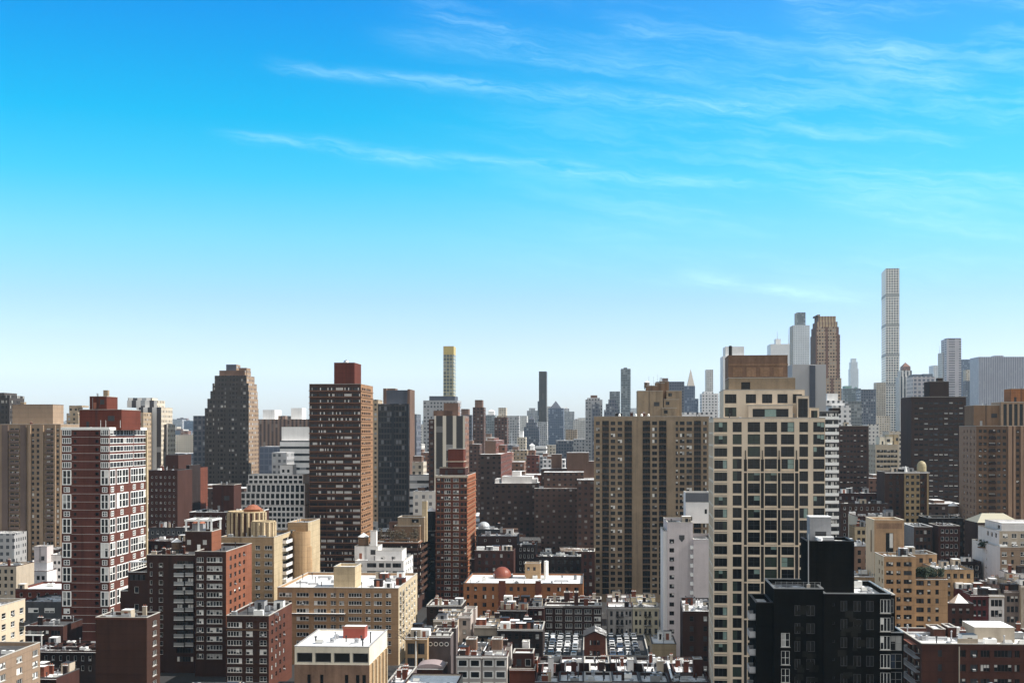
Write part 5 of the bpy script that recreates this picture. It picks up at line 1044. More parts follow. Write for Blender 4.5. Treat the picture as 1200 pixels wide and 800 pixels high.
# right edge low rise
B = low('row_house', 'maroon row house with snow roof and dormers, left of the white fronted one', 1137, 1158.5, 697, 430, 'maroonred', n=3, k='dk', ww=1.1, fh=3.3, wh=2.0, top=1.4, d=24, roof='r_snow', cl=6, what=('hatch', 'chimney', 'hatch'))
low('row_house', 'white fronted row house with tall dark windows and snow roof', 1158.8, 1176.8, 697, 430, 'whitewall', n=3, k='dk', ww=1.1, fh=3.3, wh=2.1, top=1.4, d=24, roof='r_snow', cl=5, what=('hatch', 'chimney', 'hatch'))
low('row_house', 'grey brown row house right of the white fronted one', 1177, 1196, 692, 430, 'greybrown', n=3, k='dk', ww=1.0, fh=3.2, wh=1.9, top=1.6, d=24, roof='r_patchy', cl=5, what=('hatch', 'chimney', 'hatch'))
low('row_house', 'pale row house cut by the right edge of the picture', 1196.5, 1222, 686, 428, 'creamdull', n=3, k='dk', d=24, roof='r_snow', cl=4)
B = low('brick_house', 'dark brick house with white pyramid roof below the row houses', 1111, 1141, 707, 398, 'brickdim', n=3, k='dk', ww=1.0, d=16, xs=1103, roof='r_most', cl=0, par=.3)
q = MB(); W, d_ = B.w, B.d; ap = (W * .55, d_ * .5, B.h + 2.6)
for p_, q_ in (((2, 1), (W - .8, 1)), ((W - .8, 1), (W - .8, d_ - 1)), ((W - .8, d_ - 1), (2, d_ - 1)), ((2, d_ - 1), (2, 1))): q.poly([(*p_, B.h - .25), (*q_, B.h - .25), ap], 'snow')
q.build('pyramid_roof', B.root)
low('apartment_building', 'tan brick low block with snow roof behind the rooftop hedge', 1098, 1141, 667, 450, 'tanbrick', n=5, k='d2', d=20, roof='r_snow', cl=7)
low('apartment_building', 'tan brick annex with dark doorways right of the sunlit orange tower', 1061, 1098, 649, 470, 'tanlit2', n=3, k='d2', d=16, roof='r_dark', cl=10)
low('apartment_building', 'dark house with white roof bits left of the white walled building', 1120, 1150, 658, 500, 'darkbrick', n=4, k='hw', d=14, roof='r_most', cl=8)
low('apartment_building', 'brown brick flats with pale grey left wall and black snow rimmed roof', 1071, 1093, 617, 540, 'darkbrick3', n=4, k='dk', d=24, xs=1058, roof='r_dark', cl=6, side='greywall', cop='snow')
low('apartment_building', 'brown brick flats with white window boxes left of the water tank', 1100, 1125, 616, 535, 'brickdim', n=4, k='hw', d=16, roof='r_patchy', cl=6)
B = low('apartment_building', 'black roofed block carrying a conical water tank, before the black slab tower', 1088, 1131, 607, 585, 'darkbrick', n=6, k='dk', d=18, roof='r_dark', cl=7); B.tank(B.lx(1117, 5), 5, B.h - .7, 2.1, 3.2, 2.6)
low('house', 'small white rooftop house right of the conical water tank', 1122, 1142, 604, 600, 'whitewall', n=3, k='dk', d=12, roof='r_snow', cl=6)
B = low('apartment_building', 'brown building with pale hipped metal roof below the right edge tower', 1146, 1196, 612, 540, 'darkbrick3', n=0, d=20, roof='r_dark', cl=0, par=0)
q = MB(); W = B.w; z = B.h; q.quad((-.3, -.3, z), (W + .3, -.3, z), (W - 4, 9, z + 3.2), (4, 9, z + 3.2), 'palemetal'); q.quad((W + .3, 18, z), (-.3, 18, z), (4, 9, z + 3.2), (W - 4, 9, z + 3.2), 'palemetal'); q.poly([(-.3, 18, z), (-.3, -.3, z), (4, 9, z + 3.2)], 'palemetal'); q.poly([(W + .3, -.3, z), (W + .3, 18, z), (W - 4, 9, z + 3.2)], 'palemetal'); q.build('hipped_roof', B.root)
low('apartment_building', 'dark brown low flats with cream left wall behind the orange stone tower', 1005, 1056, 605, 560, 'brickdim', n=8, k='hw', ww=.9, d=20, xs=994, roof='r_brown', cl=12, side='cream')
low('house', 'yellow brick low house left of the orange stone tower', 1002, 1022, 617, 520, 'yellowbrick', n=3, k='d2', d=12, roof='r_dark', cl=4)
low('house', 'salmon brick low house with snow heaped flat roof, behind the black building', 975, 1022, 640, 480, 'stonebrown', n=5, k='dk', d=24, roof='r_most', cl=16, left='dk')
low('house', 'tan house with brown flat roof at the left foot of the orange setback tower', 1000, 1034, 676, 420, 'tanbrick', n=3, k='dk', d=20, roof='r_brown', cl=6)
low('house', 'pale house with cluttered white roof right behind the black building', 990, 1030, 700, 385, 'tanbrick', n=3, k='dk', d=18, roof='r_most', cl=8)
low('apartment_building', 'dark brick low flats with patchy roof under the dark brown slab', 980, 1040, 578, 640, 'brickdim', n=8, k='dk', d=24, roof='r_patchy', cl=14)
low('apartment_building', 'brown brick low flats beside the foot of the golden dome house', 985, 1041, 590, 605, 'darkbrick3', n=8, k='hw', ww=.9, d=18, roof='r_brown', cl=12)
low('house', 'white boxy roof house at the right edge above the row houses', 1184, 1230, 672, 455, 'whitewall', n=4, k='dk', d=12, roof='r_snow', cl=4)
low('house', 'dark brown roof house below the white walled building', 1140, 1184, 684, 460, 'darkbrick', n=5, k='dk', d=14, roof='r_dark', cl=6)
# middle ground between the brick tower and the tan slab
low('apartment_building', 'dark brick flats with three round white attic windows and snow roof', 560, 606, 628, 610, 'darkbrick4', n=3, k='hw', ww=1.0, fh=3.4, wh=1.1, d=20, roof='r_snow', cl=6)
low('house', 'low brown house with two big white roof hatches behind the red dome', 556, 602, 645, 580, 'brickdim', n=5, k='dk', d=12, roof='r_patchy', cl=5, what=('hatch', 'hatch', 'skylight', 'pipe')); B = ALL[-1]
for px in (563, 580): q = MB(); x = B.lx(px, 1); q.box(x - 1.6, x + 1.6, .6, 3.2, B.h - .7, B.h + 1.6, 'white', 'snow'); q.build('bulkhead', B.root)
low('apartment_building', 'dark flats with white roof sheds right of the round windowed ones', 606, 628, 638, 600, 'darkbrick', n=4, k='hw', ww=.8, d=16, roof='r_most', cl=8)
low('apartment_building', 'long low dark house with grey snow behind the orange house row', 628, 697, 652, 590, 'darkbrick', n=9, k='dk', d=22, roof='r_patchy', cl=20)
low('apartment_building', 'low dark brick house against the left side of the tan slab', 681, 697, 646, 575, 'brickdim', n=2, k='dk', d=14, roof='r_most', cl=3)
low('apartment_building', 'grey roofed low flats with pale domed tank left of the dark flats', 552, 586, 620, 640, 'darkgrey', n=5, k='dk', d=18, roof='r_grey', cl=3); B = ALL[-1]; q = MB(); x = B.lx(567, 4); q.lathe(x, 4, [(2.6, B.h - .7), (2.6, B.h + 1.0)] + [(2.8 * math.cos(a), B.h + 1.0 + 2.4 * math.sin(a)) for a in np.linspace(.05, 1.5, 7)], 16, 'galvpale'); q.build('water_tank', B.root)
low('apartment_building', 'low brown flats between the glass tower and the brown balcony block', 440, 512, 628, 640, 'darkbrick3', n=9, k='dk', d=20, roof='r_patchy', cl=10)
low('apartment_building', 'snow roofed dark flats right of the brick tower with orange flank', 546, 575, 655, 600, 'darkbrick', n=4, k='hw', ww=.9, d=10, roof='r_snow', cl=4)

# ------------------------------------------------------------------ planting
def leafy(name, parent, box, n, m, seed, size=.35):
    rg = random.Random(seed); b = MB(); (x0, x1, y0, y1, z0, z1) = box
    cl_ = [(rg.uniform(x0, x1), rg.uniform(y0, y1), rg.uniform(.55, 1.0)) for _ in range(max(4, int((x1 - x0) * 1.2)))]
    for _ in range(n):
        cx, cy_, hh = rg.choice(cl_); x, y = rg.gauss(cx, .5), rg.gauss(cy_, .45); z = z0 + (z1 - z0) * hh * rg.random() ** .6
        u = Vector((rg.gauss(0, 1), rg.gauss(0, 1), rg.gauss(0, 1))).normalized() * size * rg.uniform(.5, 1); v = u.orthogonal().normalized() * size * rg.uniform(.4, .8)
        p = Vector((x, y, z)); b.quad(tuple(p - u), tuple(p + v), tuple(p + u), tuple(p - v), m)
    return b.build(name, parent)
plain('dryleaf', (.06, .045, .028), .9)
def hedge(label, B, p0, p1, ly, y0, y1, n, m='evergreen', dep=2.0, seed=1):
    z0, z1 = B.lz(y1, B.lx(p0, ly), ly), B.lz(y0, B.lx(p0, ly), ly); o = empty('hedge', (0, 0, 0)); x0, x1 = B.lx(p0, ly), B.lx(p1, ly)
    X0, Y0 = B.P[0] + x0 * B.c + ly * B.s, B.P[1] - x0 * B.s + ly * B.c; o.location = (X0, Y0, z0); o.rotation_euler = (0, 0, -math.atan(B.S)); tag(o, label, 'hedge')
    leafy('foliage', o, (0, x1 - x0, 0, dep, 0.1, z1 - z0), n, m, seed); q = MB(); q.box(0, x1 - x0, .2, dep - .2, 0, .45, 'wood'); q.build('planter', o)
hedge('dark evergreen hedge along the terrace of the tan apartment wing at right', wing, 1074, 1109, .9, 664, 678, 2600, seed=3)
hedge('brown winter shrubs on the planted terrace of the brown balcony block', terrace, 444, 488, .8, 618, 633, 1500, 'dryleaf', 3, 5)
hedge('dark shrubs on the drum roof of the yellow tan building', [o for o in ALL if o.root['label'].startswith('yellow tan brick')][0], 304, 320, 8.5, 616, 628, 700, 'evergreen', 3, 6)
hedge('rounded dark shrub on the block with the rounded stair column', [o for o in ALL if o.root['label'].startswith('sunlit tan brick block')][0], 348, 360, 1, 613.5, 622, 600, 'evergreen', 2.5, 7)
hedge('dark shrubs on the low terrace of the white walled building at right', hedge_host, 1148, 1170, 18, 632, 642, 500, 'evergreen', 3, 8)
def tree(label, px, D, h, seed, base=0.0):
    rg = random.Random(seed); o = empty('bare_tree', ((px - 600) / F * D, D, base)); tag(o, label, 'tree', None); b = MB(); tb = MB()
    def grow(p, d_, L, r, lv, mb):
        q = p + d_ * L; mb.tube(tuple(p), tuple(q), r, r * .68, 'bark', 5)
        if lv == 0: return
        for _ in range(3 if lv > 1 else 4):
            nd = (d_ + Vector((rg.gauss(0, .5), rg.gauss(0, .5), rg.gauss(.08, .3)))).normalized(); grow(q if rg.random() < .7 else p + d_ * L * rg.uniform(.5, .95), nd, L * rg.uniform(.6, .82), r * .62, lv - 1, b)
    grow(Vector((0, 0, 0)), Vector((rg.uniform(-.05, .05), rg.uniform(-.05, .05), 1)).normalized(), h * .3, h * .02, 5, tb)
    tb.build('trunk', o); b.build('crown', o)
tree('bare winter tree before the stone wall of the snow roofed commercial block', 366, 293, 21, 1)
tree('bare winter tree beside the cream flank of the long orange tan house', 487, 425, 17, 2)
tree('bare winter tree in the dark yard behind the orange house row, left one', 640, 575, 19, 3)
tree('bare winter tree in the dark yard behind the orange house row, right one', 668, 572, 18, 4)
tree('bare winter tree behind the dark row right of the tall narrow house', 603, 440, 15, 5)
# ------------------------------------------------------------------ middle distance and skyline (one mesh each: too small here for separate parts)
g = gridmat
g('m_dark2', (.088, .051, .039), 2.7, 2.9, .4, .4, (.014, .012, .012), .1, (.5, .48, .46)); g('m_dark', (.058, .034, .027), 2.8, 3.2, .42, .42, (.012, .011, .012), .2, (.36, .34, .33)); g('m_brown', (.085, .045, .034), 2.8, 3.0, .45, .45, (.02, .016, .016), .2, (.36, .34, .32)); g('m_red', (.12, .04, .028), 2.8, 3.2, .45, .42, (.025, .015, .014), .18)
g('m_brick', (.18, .095, .066), 3.0, 3.0, .42, .45, (.03, .025, .025), .2); g('m_cream', (.5, .44, .36), 3.2, 3.2, .42, .5, (.05, .045, .04), .15); g('m_tan', (.34, .26, .18), 3.0, 3.2, .42, .48, (.04, .035, .03), .15)
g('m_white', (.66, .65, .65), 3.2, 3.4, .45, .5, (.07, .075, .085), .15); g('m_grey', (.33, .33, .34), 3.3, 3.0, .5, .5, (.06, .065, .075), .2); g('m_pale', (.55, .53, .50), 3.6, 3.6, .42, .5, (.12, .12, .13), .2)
g('m_slate', (.12, .125, .15), 3.6, 3.0, .6, .6, (.05, .06, .085), .12); g('m_stripe', (.21, .135, .10), 3.0, 3.4, .5, 1.0, (.07, .05, .045), .1, (.25, .22, .2)); g('m_band', (.66, .66, .66), 4.2, 4, 1.0, .36, (.03, .032, .036), .05)
g('m_glass', (.045, .04, .04), 3.2, 1.7, .8, .7, (.017, .017, .021), .16, (.17, .175, .19), (5, .18, (.02, .02, .024))); g('m_glass2', (.2, .21, .22), 3.6, 3.2, .85, .7, (.10, .115, .125), .2, (.3, .33, .34)); g('m_bluegl', (.13, .15, .20), 3.8, 3, .8, .75, (.09, .11, .16), .12, (.3, .33, .4))
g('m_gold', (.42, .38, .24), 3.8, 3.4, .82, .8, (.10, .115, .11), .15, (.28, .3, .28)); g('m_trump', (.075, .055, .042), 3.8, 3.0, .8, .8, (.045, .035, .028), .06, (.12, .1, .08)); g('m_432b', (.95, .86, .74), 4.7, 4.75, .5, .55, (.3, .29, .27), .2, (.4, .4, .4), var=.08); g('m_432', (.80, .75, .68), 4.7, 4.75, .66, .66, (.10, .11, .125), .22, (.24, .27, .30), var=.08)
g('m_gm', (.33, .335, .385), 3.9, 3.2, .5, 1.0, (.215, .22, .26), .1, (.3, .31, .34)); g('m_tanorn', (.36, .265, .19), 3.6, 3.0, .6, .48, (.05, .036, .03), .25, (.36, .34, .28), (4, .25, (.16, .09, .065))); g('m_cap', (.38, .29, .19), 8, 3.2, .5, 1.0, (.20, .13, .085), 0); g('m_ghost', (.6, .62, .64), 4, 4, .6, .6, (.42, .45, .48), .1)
g('m_striped2', (.62, .58, .50), 3.1, 5.2, .66, 1.0, (.035, .03, .03), .15, (.3, .3, .3)); g('m_wstripe', (.60, .58, .56), 3.4, 6.0, .5, 1.0, (.05, .045, .05), .05); g('m_citi', (.45, .42, .44), 3.8, 16, .62, .4, (.10, .10, .12), .05); g('m_balc', (.055, .046, .043), 2.9, 2.5, .62, .52, (.018, .016, .016), .16, (.42, .41, .39), (3, .34, (.05, .042, .04)))
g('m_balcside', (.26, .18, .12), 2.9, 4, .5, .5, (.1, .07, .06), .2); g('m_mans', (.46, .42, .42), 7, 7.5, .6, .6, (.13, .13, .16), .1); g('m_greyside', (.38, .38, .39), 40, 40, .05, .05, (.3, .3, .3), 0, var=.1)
wallmat('f_spire', (.42, .37, .32), .1); wallmat('f_band', (.34, .33, .32), .1); wallmat('f_slate', (.07, .075, .095), .2); wallmat('f_brown', (.13, .08, .06), .25); wallmat('f_gold', (.46, .36, .14), .12, .5); wallmat('f_white', (.68, .67, .66), .1); wallmat('f_lead', (.10, .11, .13), .15); wallmat('f_green', (.22, .33, .30), .15)
fr = far
def child_of(name, start, *a, **k):
    par = [o for o in col.objects if o.get('label', '').startswith(start)][0]; o = far(name, None, *a, cat=None, **k); bpy.context.view_layer.update(); o.parent = par; o.matrix_parent_inverse = par.matrix_world.inverted(); return o
# left part
fr('apartment_tower', 'dark balconied tower cut by the left edge of the picture', -20, 11, 463, 760, 'm_balc', d=20, tiers=(('small', -10, 5, 460),))
fr('apartment_tower', 'pale cream tower with dark window stripes and stepped crown, behind the red tower', 160, 189, 477, 900, 'm_wstripe', d=24, tiers=(('box', 149, 184, 469, .15), ('box', 150, 178, 466, .25)), sidem='m_cream')
fr('apartment_tower', 'lower narrow cream wing right of the pale cream tower', 187.5, 196.5, 497, 905, 'm_wstripe', d=16, sidem='m_cream')
fr('apartment_tower', 'small tan tower with roof tank between the beige slabs and red tower', 78, 92, 484, 850, 'm_tan', d=14, tiers=(('box', 81, 91, 475, .2), ('small', 91, 96, 477)))
fr('apartment_tower', 'tan tower peeking out right behind the red bulkhead', 150, 168, 483, 880, 'm_tan', d=16)
fr('apartment_tower', 'dark stepped tower with terraces climbing to a jagged top, left of centre', 240, 291.5, 478, 900, 'm_balc', xs=303, tiers=(('box', 243, 291.5, 467, .03), ('box', 246.5, 291.5, 458, .05), ('box', 249, 291, 449, .07), ('box', 251.5, 289, 440, .1), ('small', 257, 287, 434, .2, 'f_brown'), ('small', 265, 277, 427, .3, 'f_slate'), ('small', 280, 289, 431, .3, 'f_brown')), sidem='m_balcside')  # right flank coloured as if sunlit
fr('apartment_tower', 'slim plain grey tower attached to the left of the dark stepped tower', 226.5, 240, 487, 935, 'm_slate', d=18)
fr('office_block', 'pale brown striped wide block behind the brown banded tower', 303, 364, 491, 1150, 'm_stripe', d=40, tiers=(('small', 308, 322, 480, .2, 'f_white'), ('small', 341, 354, 478, .3, 'f_white'), ('small', 326, 334, 487), ('tank', 347, 485, 2.5)))
fr('office_block', 'white office slab with black ribbon windows left of the brown banded tower', 328, 366, 516, 820, 'm_band', d=30, tiers=(('box', 330, 366, 500, .1, 'f_white'),))
fr('office_block', 'pale blue grey glass block below the striped brown one', 304, 328, 523, 880, 'm_bluegl', d=24); fr('office_block', 'small grey block in front of the pale glass block', 318.5, 336, 530, 790, 'm_grey', d=20)
fr('apartment_block', 'pale hazy brown block in the gap left of the slim grey tower', 196, 228, 513, 2500, 'm_brick', d=60); fr('apartment_block', 'long low blue grey shed roof in the gap below the pale brown block', 206, 230, 531, 1500, 'm_slate', d=40)
fr('office_tower', 'faint pale tower in the gap beside the slim grey tower', 215.5, 226.5, 493, 4200, 'm_bluegl', d=40); fr('apartment_block', 'faint low white block at the left of the hazy gap', 198, 214, 503, 4000, 'm_pale', d=60)
# centre left
fr('apartment_tower', 'slim tan tower strip squeezed right of the brown banded tower', 437, 443, 468, 850, 'm_tan', d=18)
fr('apartment_tower', 'dark blue glass tower with brown framed black top', 443, 479, 473, 780, 'm_glass', d=26, tiers=(('side', 449, 452.5, 455, .1, 'f_brown'), ('side', 477.5, 480.3, 456, .09, 'f_brown'), ('box', 450, 480, 457, .12, 'f_slate'), ('small', 449.5, 463, 455, .3, 'f_brown')))
fr('office_tower', 'plain slate blue tower half hidden by the dark glass tower', 476, 488, 485, 850, 'm_slate', d=22); fr('office_tower', 'thin pale tower in the slot right of the slate one', 489, 496, 497, 1900, 'm_pale', d=24)
fr('office_tower', 'pale office tower with white upper floors, at the foot of the gold capped tower', 496, 536, 469, 1250, 'm_grey', d=36, tiers=(('small', 503, 533, 464, .1, 'f_slate'),))
fr('skyscraper', 'slender glass tower capped with a bright gold band', 519.5, 531.5, 415.5, 1500, 'm_gold', xs=534, tiers=(('box', 519.5, 531.7, 405.5, 0, 'f_gold'),))
fr('apartment_tower', 'brown tower with white vertical ribs and brick bulkhead behind the brick tower', 509, 545, 487, 700, 'm_striped2', d=22, tiers=(('small', 508, 530, 481, .3, 'f_brown'), ('small', 520, 537, 472, .3, 'f_brown')), sidem='m_brick'); fr('apartment_tower', 'thin brown brick wing attached left of the white ribbed tower', 502.5, 508.8, 491, 705, 'm_brown', d=18)
fr('apartment_block', 'white block with black windows between the glass tower and brick tower', 480, 505, 556, 720, 'm_band', d=24, tiers=(('box', 483, 496, 541, .2, 'm_cream'), ('box', 484, 494, 534, .3, 'f_brown')))
fr('apartment_tower', 'dark stepped tower just right of the white ribbed tower', 538, 553, 486, 1300, 'm_slate', d=24, tiers=(('box', 540, 549, 479, .2, 'f_brown'),))
fr('apartment_tower', 'slim brown tower with dark square cap, right of the gold capped tower', 554, 567, 477, 1150, 'm_brown', d=20, tiers=(('box', 556.5, 565, 468.5, .15, 'f_brown'),))
fr('apartment_tower', 'dark brick tower with rounded red bulkhead behind the brick tower', 562, 587, 532, 760, 'm_dark', xs=600, tiers=(('small', 568.5, 581, 516, .15, 'f_brown'), ('small', 571, 579, 513, .3, 'f_brown'), ('small', 584, 592, 521, .4, 'm_brick')), sidem='m_red')
fr('apartment_block', 'black brown block with white penthouse, left of the broad dark slab', 579, 631, 566, 715, 'm_dark', d=22, tiers=(('small', 588, 624, 558, .1, 'f_white'), ('small', 600, 610, 552, .3, 'f_white'), ('small', 580, 585, 561, .1, 'f_white'), ('small', 623, 629, 561, .1, 'f_white')))
fr('apartment_block', 'broad dark brown slab with scattered white blinds left of the tan slab', 626, 692, 572, 705, 'm_dark2', d=24, tiers=(('box', 637, 684, 553, .15),)); fr('apartment_block', 'black roofed dark block with square brown bulkhead above the broad slab', 634, 668, 549, 760, 'm_dark', d=20, tiers=(('small', 646, 658, 532, .3, 'f_brown'),))
fr('apartment_block', 'dark red brick block with wide bulkhead touching the tan slab', 660, 700, 560, 750, 'm_brown', d=22, tiers=(('small', 664, 690, 530, .2, 'f_brown'), ('small', 685, 697, 540, .3, 'f_brown')))
fr('apartment_block', 'small brown house strip against the left edge of the tan slab', 676, 699, 562, 690, 'm_brown', d=16)
fr('apartment_block', 'pink brown stepped roof block behind the white penthouse', 587, 614, 541, 900, 'm_brick', d=26, tiers=(('small', 588, 600, 530),)); fr('apartment_tower', 'slim brown tower with pale conical cap in the middle distance', 617, 631, 533, 1000, 'm_red', d=20, tiers=(('box', 619, 627, 527, .1, 'm_brick'), ('box', 621, 625.5, 522, .2, 'f_white'), ('pyr', 620, 626, 519, .2, 'f_white')))
fr('apartment_block', 'white roofed cream block left of the conical capped tower', 606, 616, 512, 1500, 'm_cream', d=24, tiers=(('small', 609, 613, 505, .2, 'f_white'),)); fr('apartment_block', 'pale cream small tower right of the conical capped tower', 640, 651, 521, 1400, 'm_cream', d=24); fr('apartment_block', 'white banded low block between cream tower and conical capped tower', 627, 640, 523, 1350, 'm_band', d=30)
fr('apartment_block', 'grey block with window grid below the pale steps, left of the tan slab', 651, 675, 516, 1500, 'm_slate', d=40); fr('apartment_block', 'grey block with pale window rows touching the tan slab', 672, 698, 514, 1450, 'm_grey', d=40); fr('apartment_block', 'blue grey low block above the red roofs in centre', 588, 606, 521, 1200, 'm_slate', d=30, tiers=(('ant', 599.5, 505, .5),))
# centre skyline
fr('apartment_tower', 'pale tower with small domed cap, first behind the slim brown tower', 568.5, 580, 486, 2000, 'm_glass2', d=30, tiers=(('box', 572, 579, 481.5, .2, 'f_white'), ('pyr', 572, 579, 479.5, .2, 'f_white'))); fr('apartment_tower', 'tower with pale yellow square cap behind the brown slab', 582, 595, 487, 1900, 'm_tan', d=30, tiers=(('box', 584, 593, 477.5, .1, 'm_cream'),))
fr('apartment_tower', 'dark brown slab tower before the pale yellow cap', 579.5, 594, 489, 1250, 'm_brown', d=24); fr('apartment_tower', 'greenish grey slab right of the dark brown slab tower', 594.5, 608, 487, 1700, 'm_grey', d=30)
fr('office_tower', 'faint grey block left of the stepped pointed tower', 609, 617.5, 487, 2900, 'm_pale', d=40); fr('office_tower', 'faint grey tall block behind the stepped pointed tower', 617.5, 632, 481, 3100, 'm_grey', d=50, tiers=(('small', 620, 627, 478),))
fr('office_tower', 'dark stepped tower with pointed top below the dark slender slab', 614, 632, 500, 1750, 'm_slate', d=30, tiers=(('box', 616.5, 629, 495, .1), ('box', 619.5, 626, 491, .2), ('pyr', 620, 625.5, 487, .2, 'f_slate')))
fr('skyscraper', 'dark brown slender slab standing alone over the centre skyline', 631.5, 640.5, 435, 2500, 'm_trump', d=36, tiers=()); fr('office_tower', 'grey slab leaning on the left of the dark slender slab', 630, 636, 470, 2560, 'm_slate', d=30)
fr('skyscraper', 'slate blue tower ending in a steep pyramid roof', 642.5, 660.5, 478, 2200, 'm_bluegl', d=38, tiers=(('pyr', 644.5, 657.5, 469.5, .05, 'f_slate'),)); fr('office_tower', 'pale flat topped tower just behind the pyramid roofed one', 641, 648, 476, 2800, 'm_pale', d=30); fr('office_tower', 'low pale block filling below the pyramid roofed tower', 628, 641, 494, 2100, 'm_grey', d=40)
fr('office_tower', 'faint grey tower with stub spire right of the pyramid roof', 660.5, 673, 482, 3000, 'm_grey', d=40, tiers=(('box', 661, 667, 478.5, .2), ('pyr', 661.5, 666, 476.5, .2))); fr('office_tower', 'faint stepped cream block left of the domed double tower', 672, 688, 492, 2600, 'm_pale', d=40, tiers=(('small', 677, 686, 489.5),)); fr('apartment_block', 'low cream block with dark crown under the faint stepped one', 663, 676, 503, 1900, 'm_tan', d=40)
fr('apartment_tower', 'tower with ornate rooftop cap and dark central bay left of the stepped black one', 686, 706, 468, 1400, 'm_grey', d=26, tiers=(('box', 688, 703, 466, .1), ('small', 692, 700, 463, .2, 'f_brown'))); fr('apartment_tower', 'dark glass bay tower in front of the ornate capped tower', 694, 703, 473, 1380, 'm_slate', d=14)
fr('office_tower', 'stepped dark slate tower left of the pale green glass tower', 708, 725.5, 480, 1600, 'm_slate', d=30, tiers=(('box', 710, 724.5, 473, .1), ('box', 713, 722, 468, .2))); fr('office_tower', 'grey flat topped tower rising behind the stepped slate one', 714.5, 726.5, 458.5, 2000, 'm_glass2', d=30)
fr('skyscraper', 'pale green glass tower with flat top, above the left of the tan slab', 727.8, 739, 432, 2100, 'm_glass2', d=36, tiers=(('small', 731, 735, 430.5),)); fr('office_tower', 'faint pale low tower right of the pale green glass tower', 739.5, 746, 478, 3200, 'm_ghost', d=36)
fr('office_block', 'broad slate block with brown stepped top behind the tan bulkhead', 776, 802, 447, 1700, 'm_slate', d=40, tiers=(('small', 769, 784, 449, .1, 'f_brown'), ('small', 776.5, 783, 443, .3, 'f_brown'))); fr('office_block', 'blue grey block in front of the pale pointed spire', 800, 814.5, 452, 1900, 'm_bluegl', d=40); fr('office_block', 'lower blue grey block right under the pointed spire block', 812, 818.5, 467, 1950, 'm_bluegl', d=30)
fr('skyscraper', 'pale cream tower tapering to a needle spire', 805.5, 814, 452, 3500, 'm_cream', d=26, tiers=(('pyr', 805.6, 814, 432, 0, 'f_spire'),)); fr('skyscraper', 'pale slender square tower right of the needle spire', 827.5, 835.8, 433, 2800, 'm_pale', d=28); fr('apartment_block', 'white grid block at the foot of the pale slender square tower', 822.5, 842, 461, 1500, 'm_white', d=30, tiers=(('small', 825, 836, 458.5),)); fr('office_block', 'long low white roofed block behind the right end of the tan slab', 798, 838, 483, 1000, 'm_white', d=40, roof='r_snow')
# right skyline
fr('office_tower', 'white tower hidden behind the brown brick crown', 847.5, 872, 417, 1700, 'f_white', d=40, tiers=(('box', 850, 872, 406, .1),)); fr('office_tower', 'broad pale white block behind the stepped glass tower, with mast', 903, 932, 403, 3000, 'f_white', d=60, tiers=(('ant', 924, 385, 1.0), ('small', 909, 915, 397, .3), ('ant', 911, 388, 1.0)), sidem='m_ghost')
fr('skyscraper', 'white grey glass tower stepping up to a square head', 929.5, 949, 381, 2400, 'm_ghost', d=44, tiers=(('box', 934, 944, 366, .15, 'm_glass2'),), sidem='m_tan')
fr('skyscraper', 'ornate brown tower with tapering crown and dark left flank', 956, 984.5, 392, 1500, 'm_tanorn', xs=949.5, tiers=(('box', 956.5, 983, 383, .05), ('box', 957.5, 981.5, 377, .1, 'm_cap'), ('box', 959, 979.5, 370.5, .15, 'm_cap'), ('small', 958, 961, 368.5)), sidem='f_brown')
child_of('lower_shoulder', 'ornate brown tower', 962, 986, 443, 1480, 'm_tanorn', d=16)
fr('office_tower', 'blank grey slab with dark vertical band just behind the beige tower', 928.5, 968, 427, 760, 'm_greyside', d=24); child_of('dark_strip', 'blank grey slab with dark', 949, 955.5, 428, 758.5, 'f_slate', d=2)
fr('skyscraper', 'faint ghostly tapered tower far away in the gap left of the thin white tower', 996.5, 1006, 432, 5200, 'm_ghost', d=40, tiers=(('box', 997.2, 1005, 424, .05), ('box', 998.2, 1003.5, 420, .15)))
fr('skyscraper', 'extremely tall thin white grid tower dominating the right skyline', 1038, 1054, 314.5, 2600, 'm_432', xs=1033, S=.16, sidem='m_432b')  # left flank gets a brighter grid, light painted into its colour
T4 = bpy.context.scene.objects['skyscraper.%03d' % 0] if False else [o for o in col.objects if o.get('label', '').startswith('extremely tall')][0]
w4 = max(v.co.x for v in T4.data.vertices); d4 = max(v.co.y for v in T4.data.vertices)
for py in (346, 381, 416, 451): z = CH + (HZ - py) * 2600 / F; q = MB(); q.box(-.25, w4 + .25, -.25, d4 + .25, z - 2.6, z + 2.6, 'f_band', None, True); q.build('mechanical_band', T4)
fr('office_tower', 'cream stepped tower with notched pyramid top, right of the thin white tower', 1054.5, 1070, 441, 2500, 'm_wstripe', d=36, tiers=(('box', 1056, 1068.5, 434, .1), ('box', 1058, 1067, 429.5, .2, 'm_brick'), ('pyr', 1058, 1067, 424.5, .2, 'm_brick')))
fr('office_block', 'white block with sawtooth roof between the cream stepped tower and grey tower', 1070, 1096, 441, 2400, 'm_mans', d=50, tiers=(('small', 1071, 1080, 438.5, .1, 'f_lead'), ('small', 1082, 1093, 438, .1, 'f_lead')))
fr('office_block', 'faint pale block with thin mast left of the pale grey notched tower', 1094, 1107, 428, 2900, 'm_ghost', d=40, tiers=(('ant', 1101, 405, .9),)); fr('skyscraper', 'pale grey notched tower with dark capped top left of the striped slab', 1109.5, 1126.5, 397, 2200, 'm_citi', d=36, tiers=(('small', 1110, 1126, 396.2, .2, 'f_slate'),)); fr('office_tower', 'lower pale shoulder attached left of the notched grey tower', 1104.5, 1110, 413, 2220, 'm_pale', d=30)
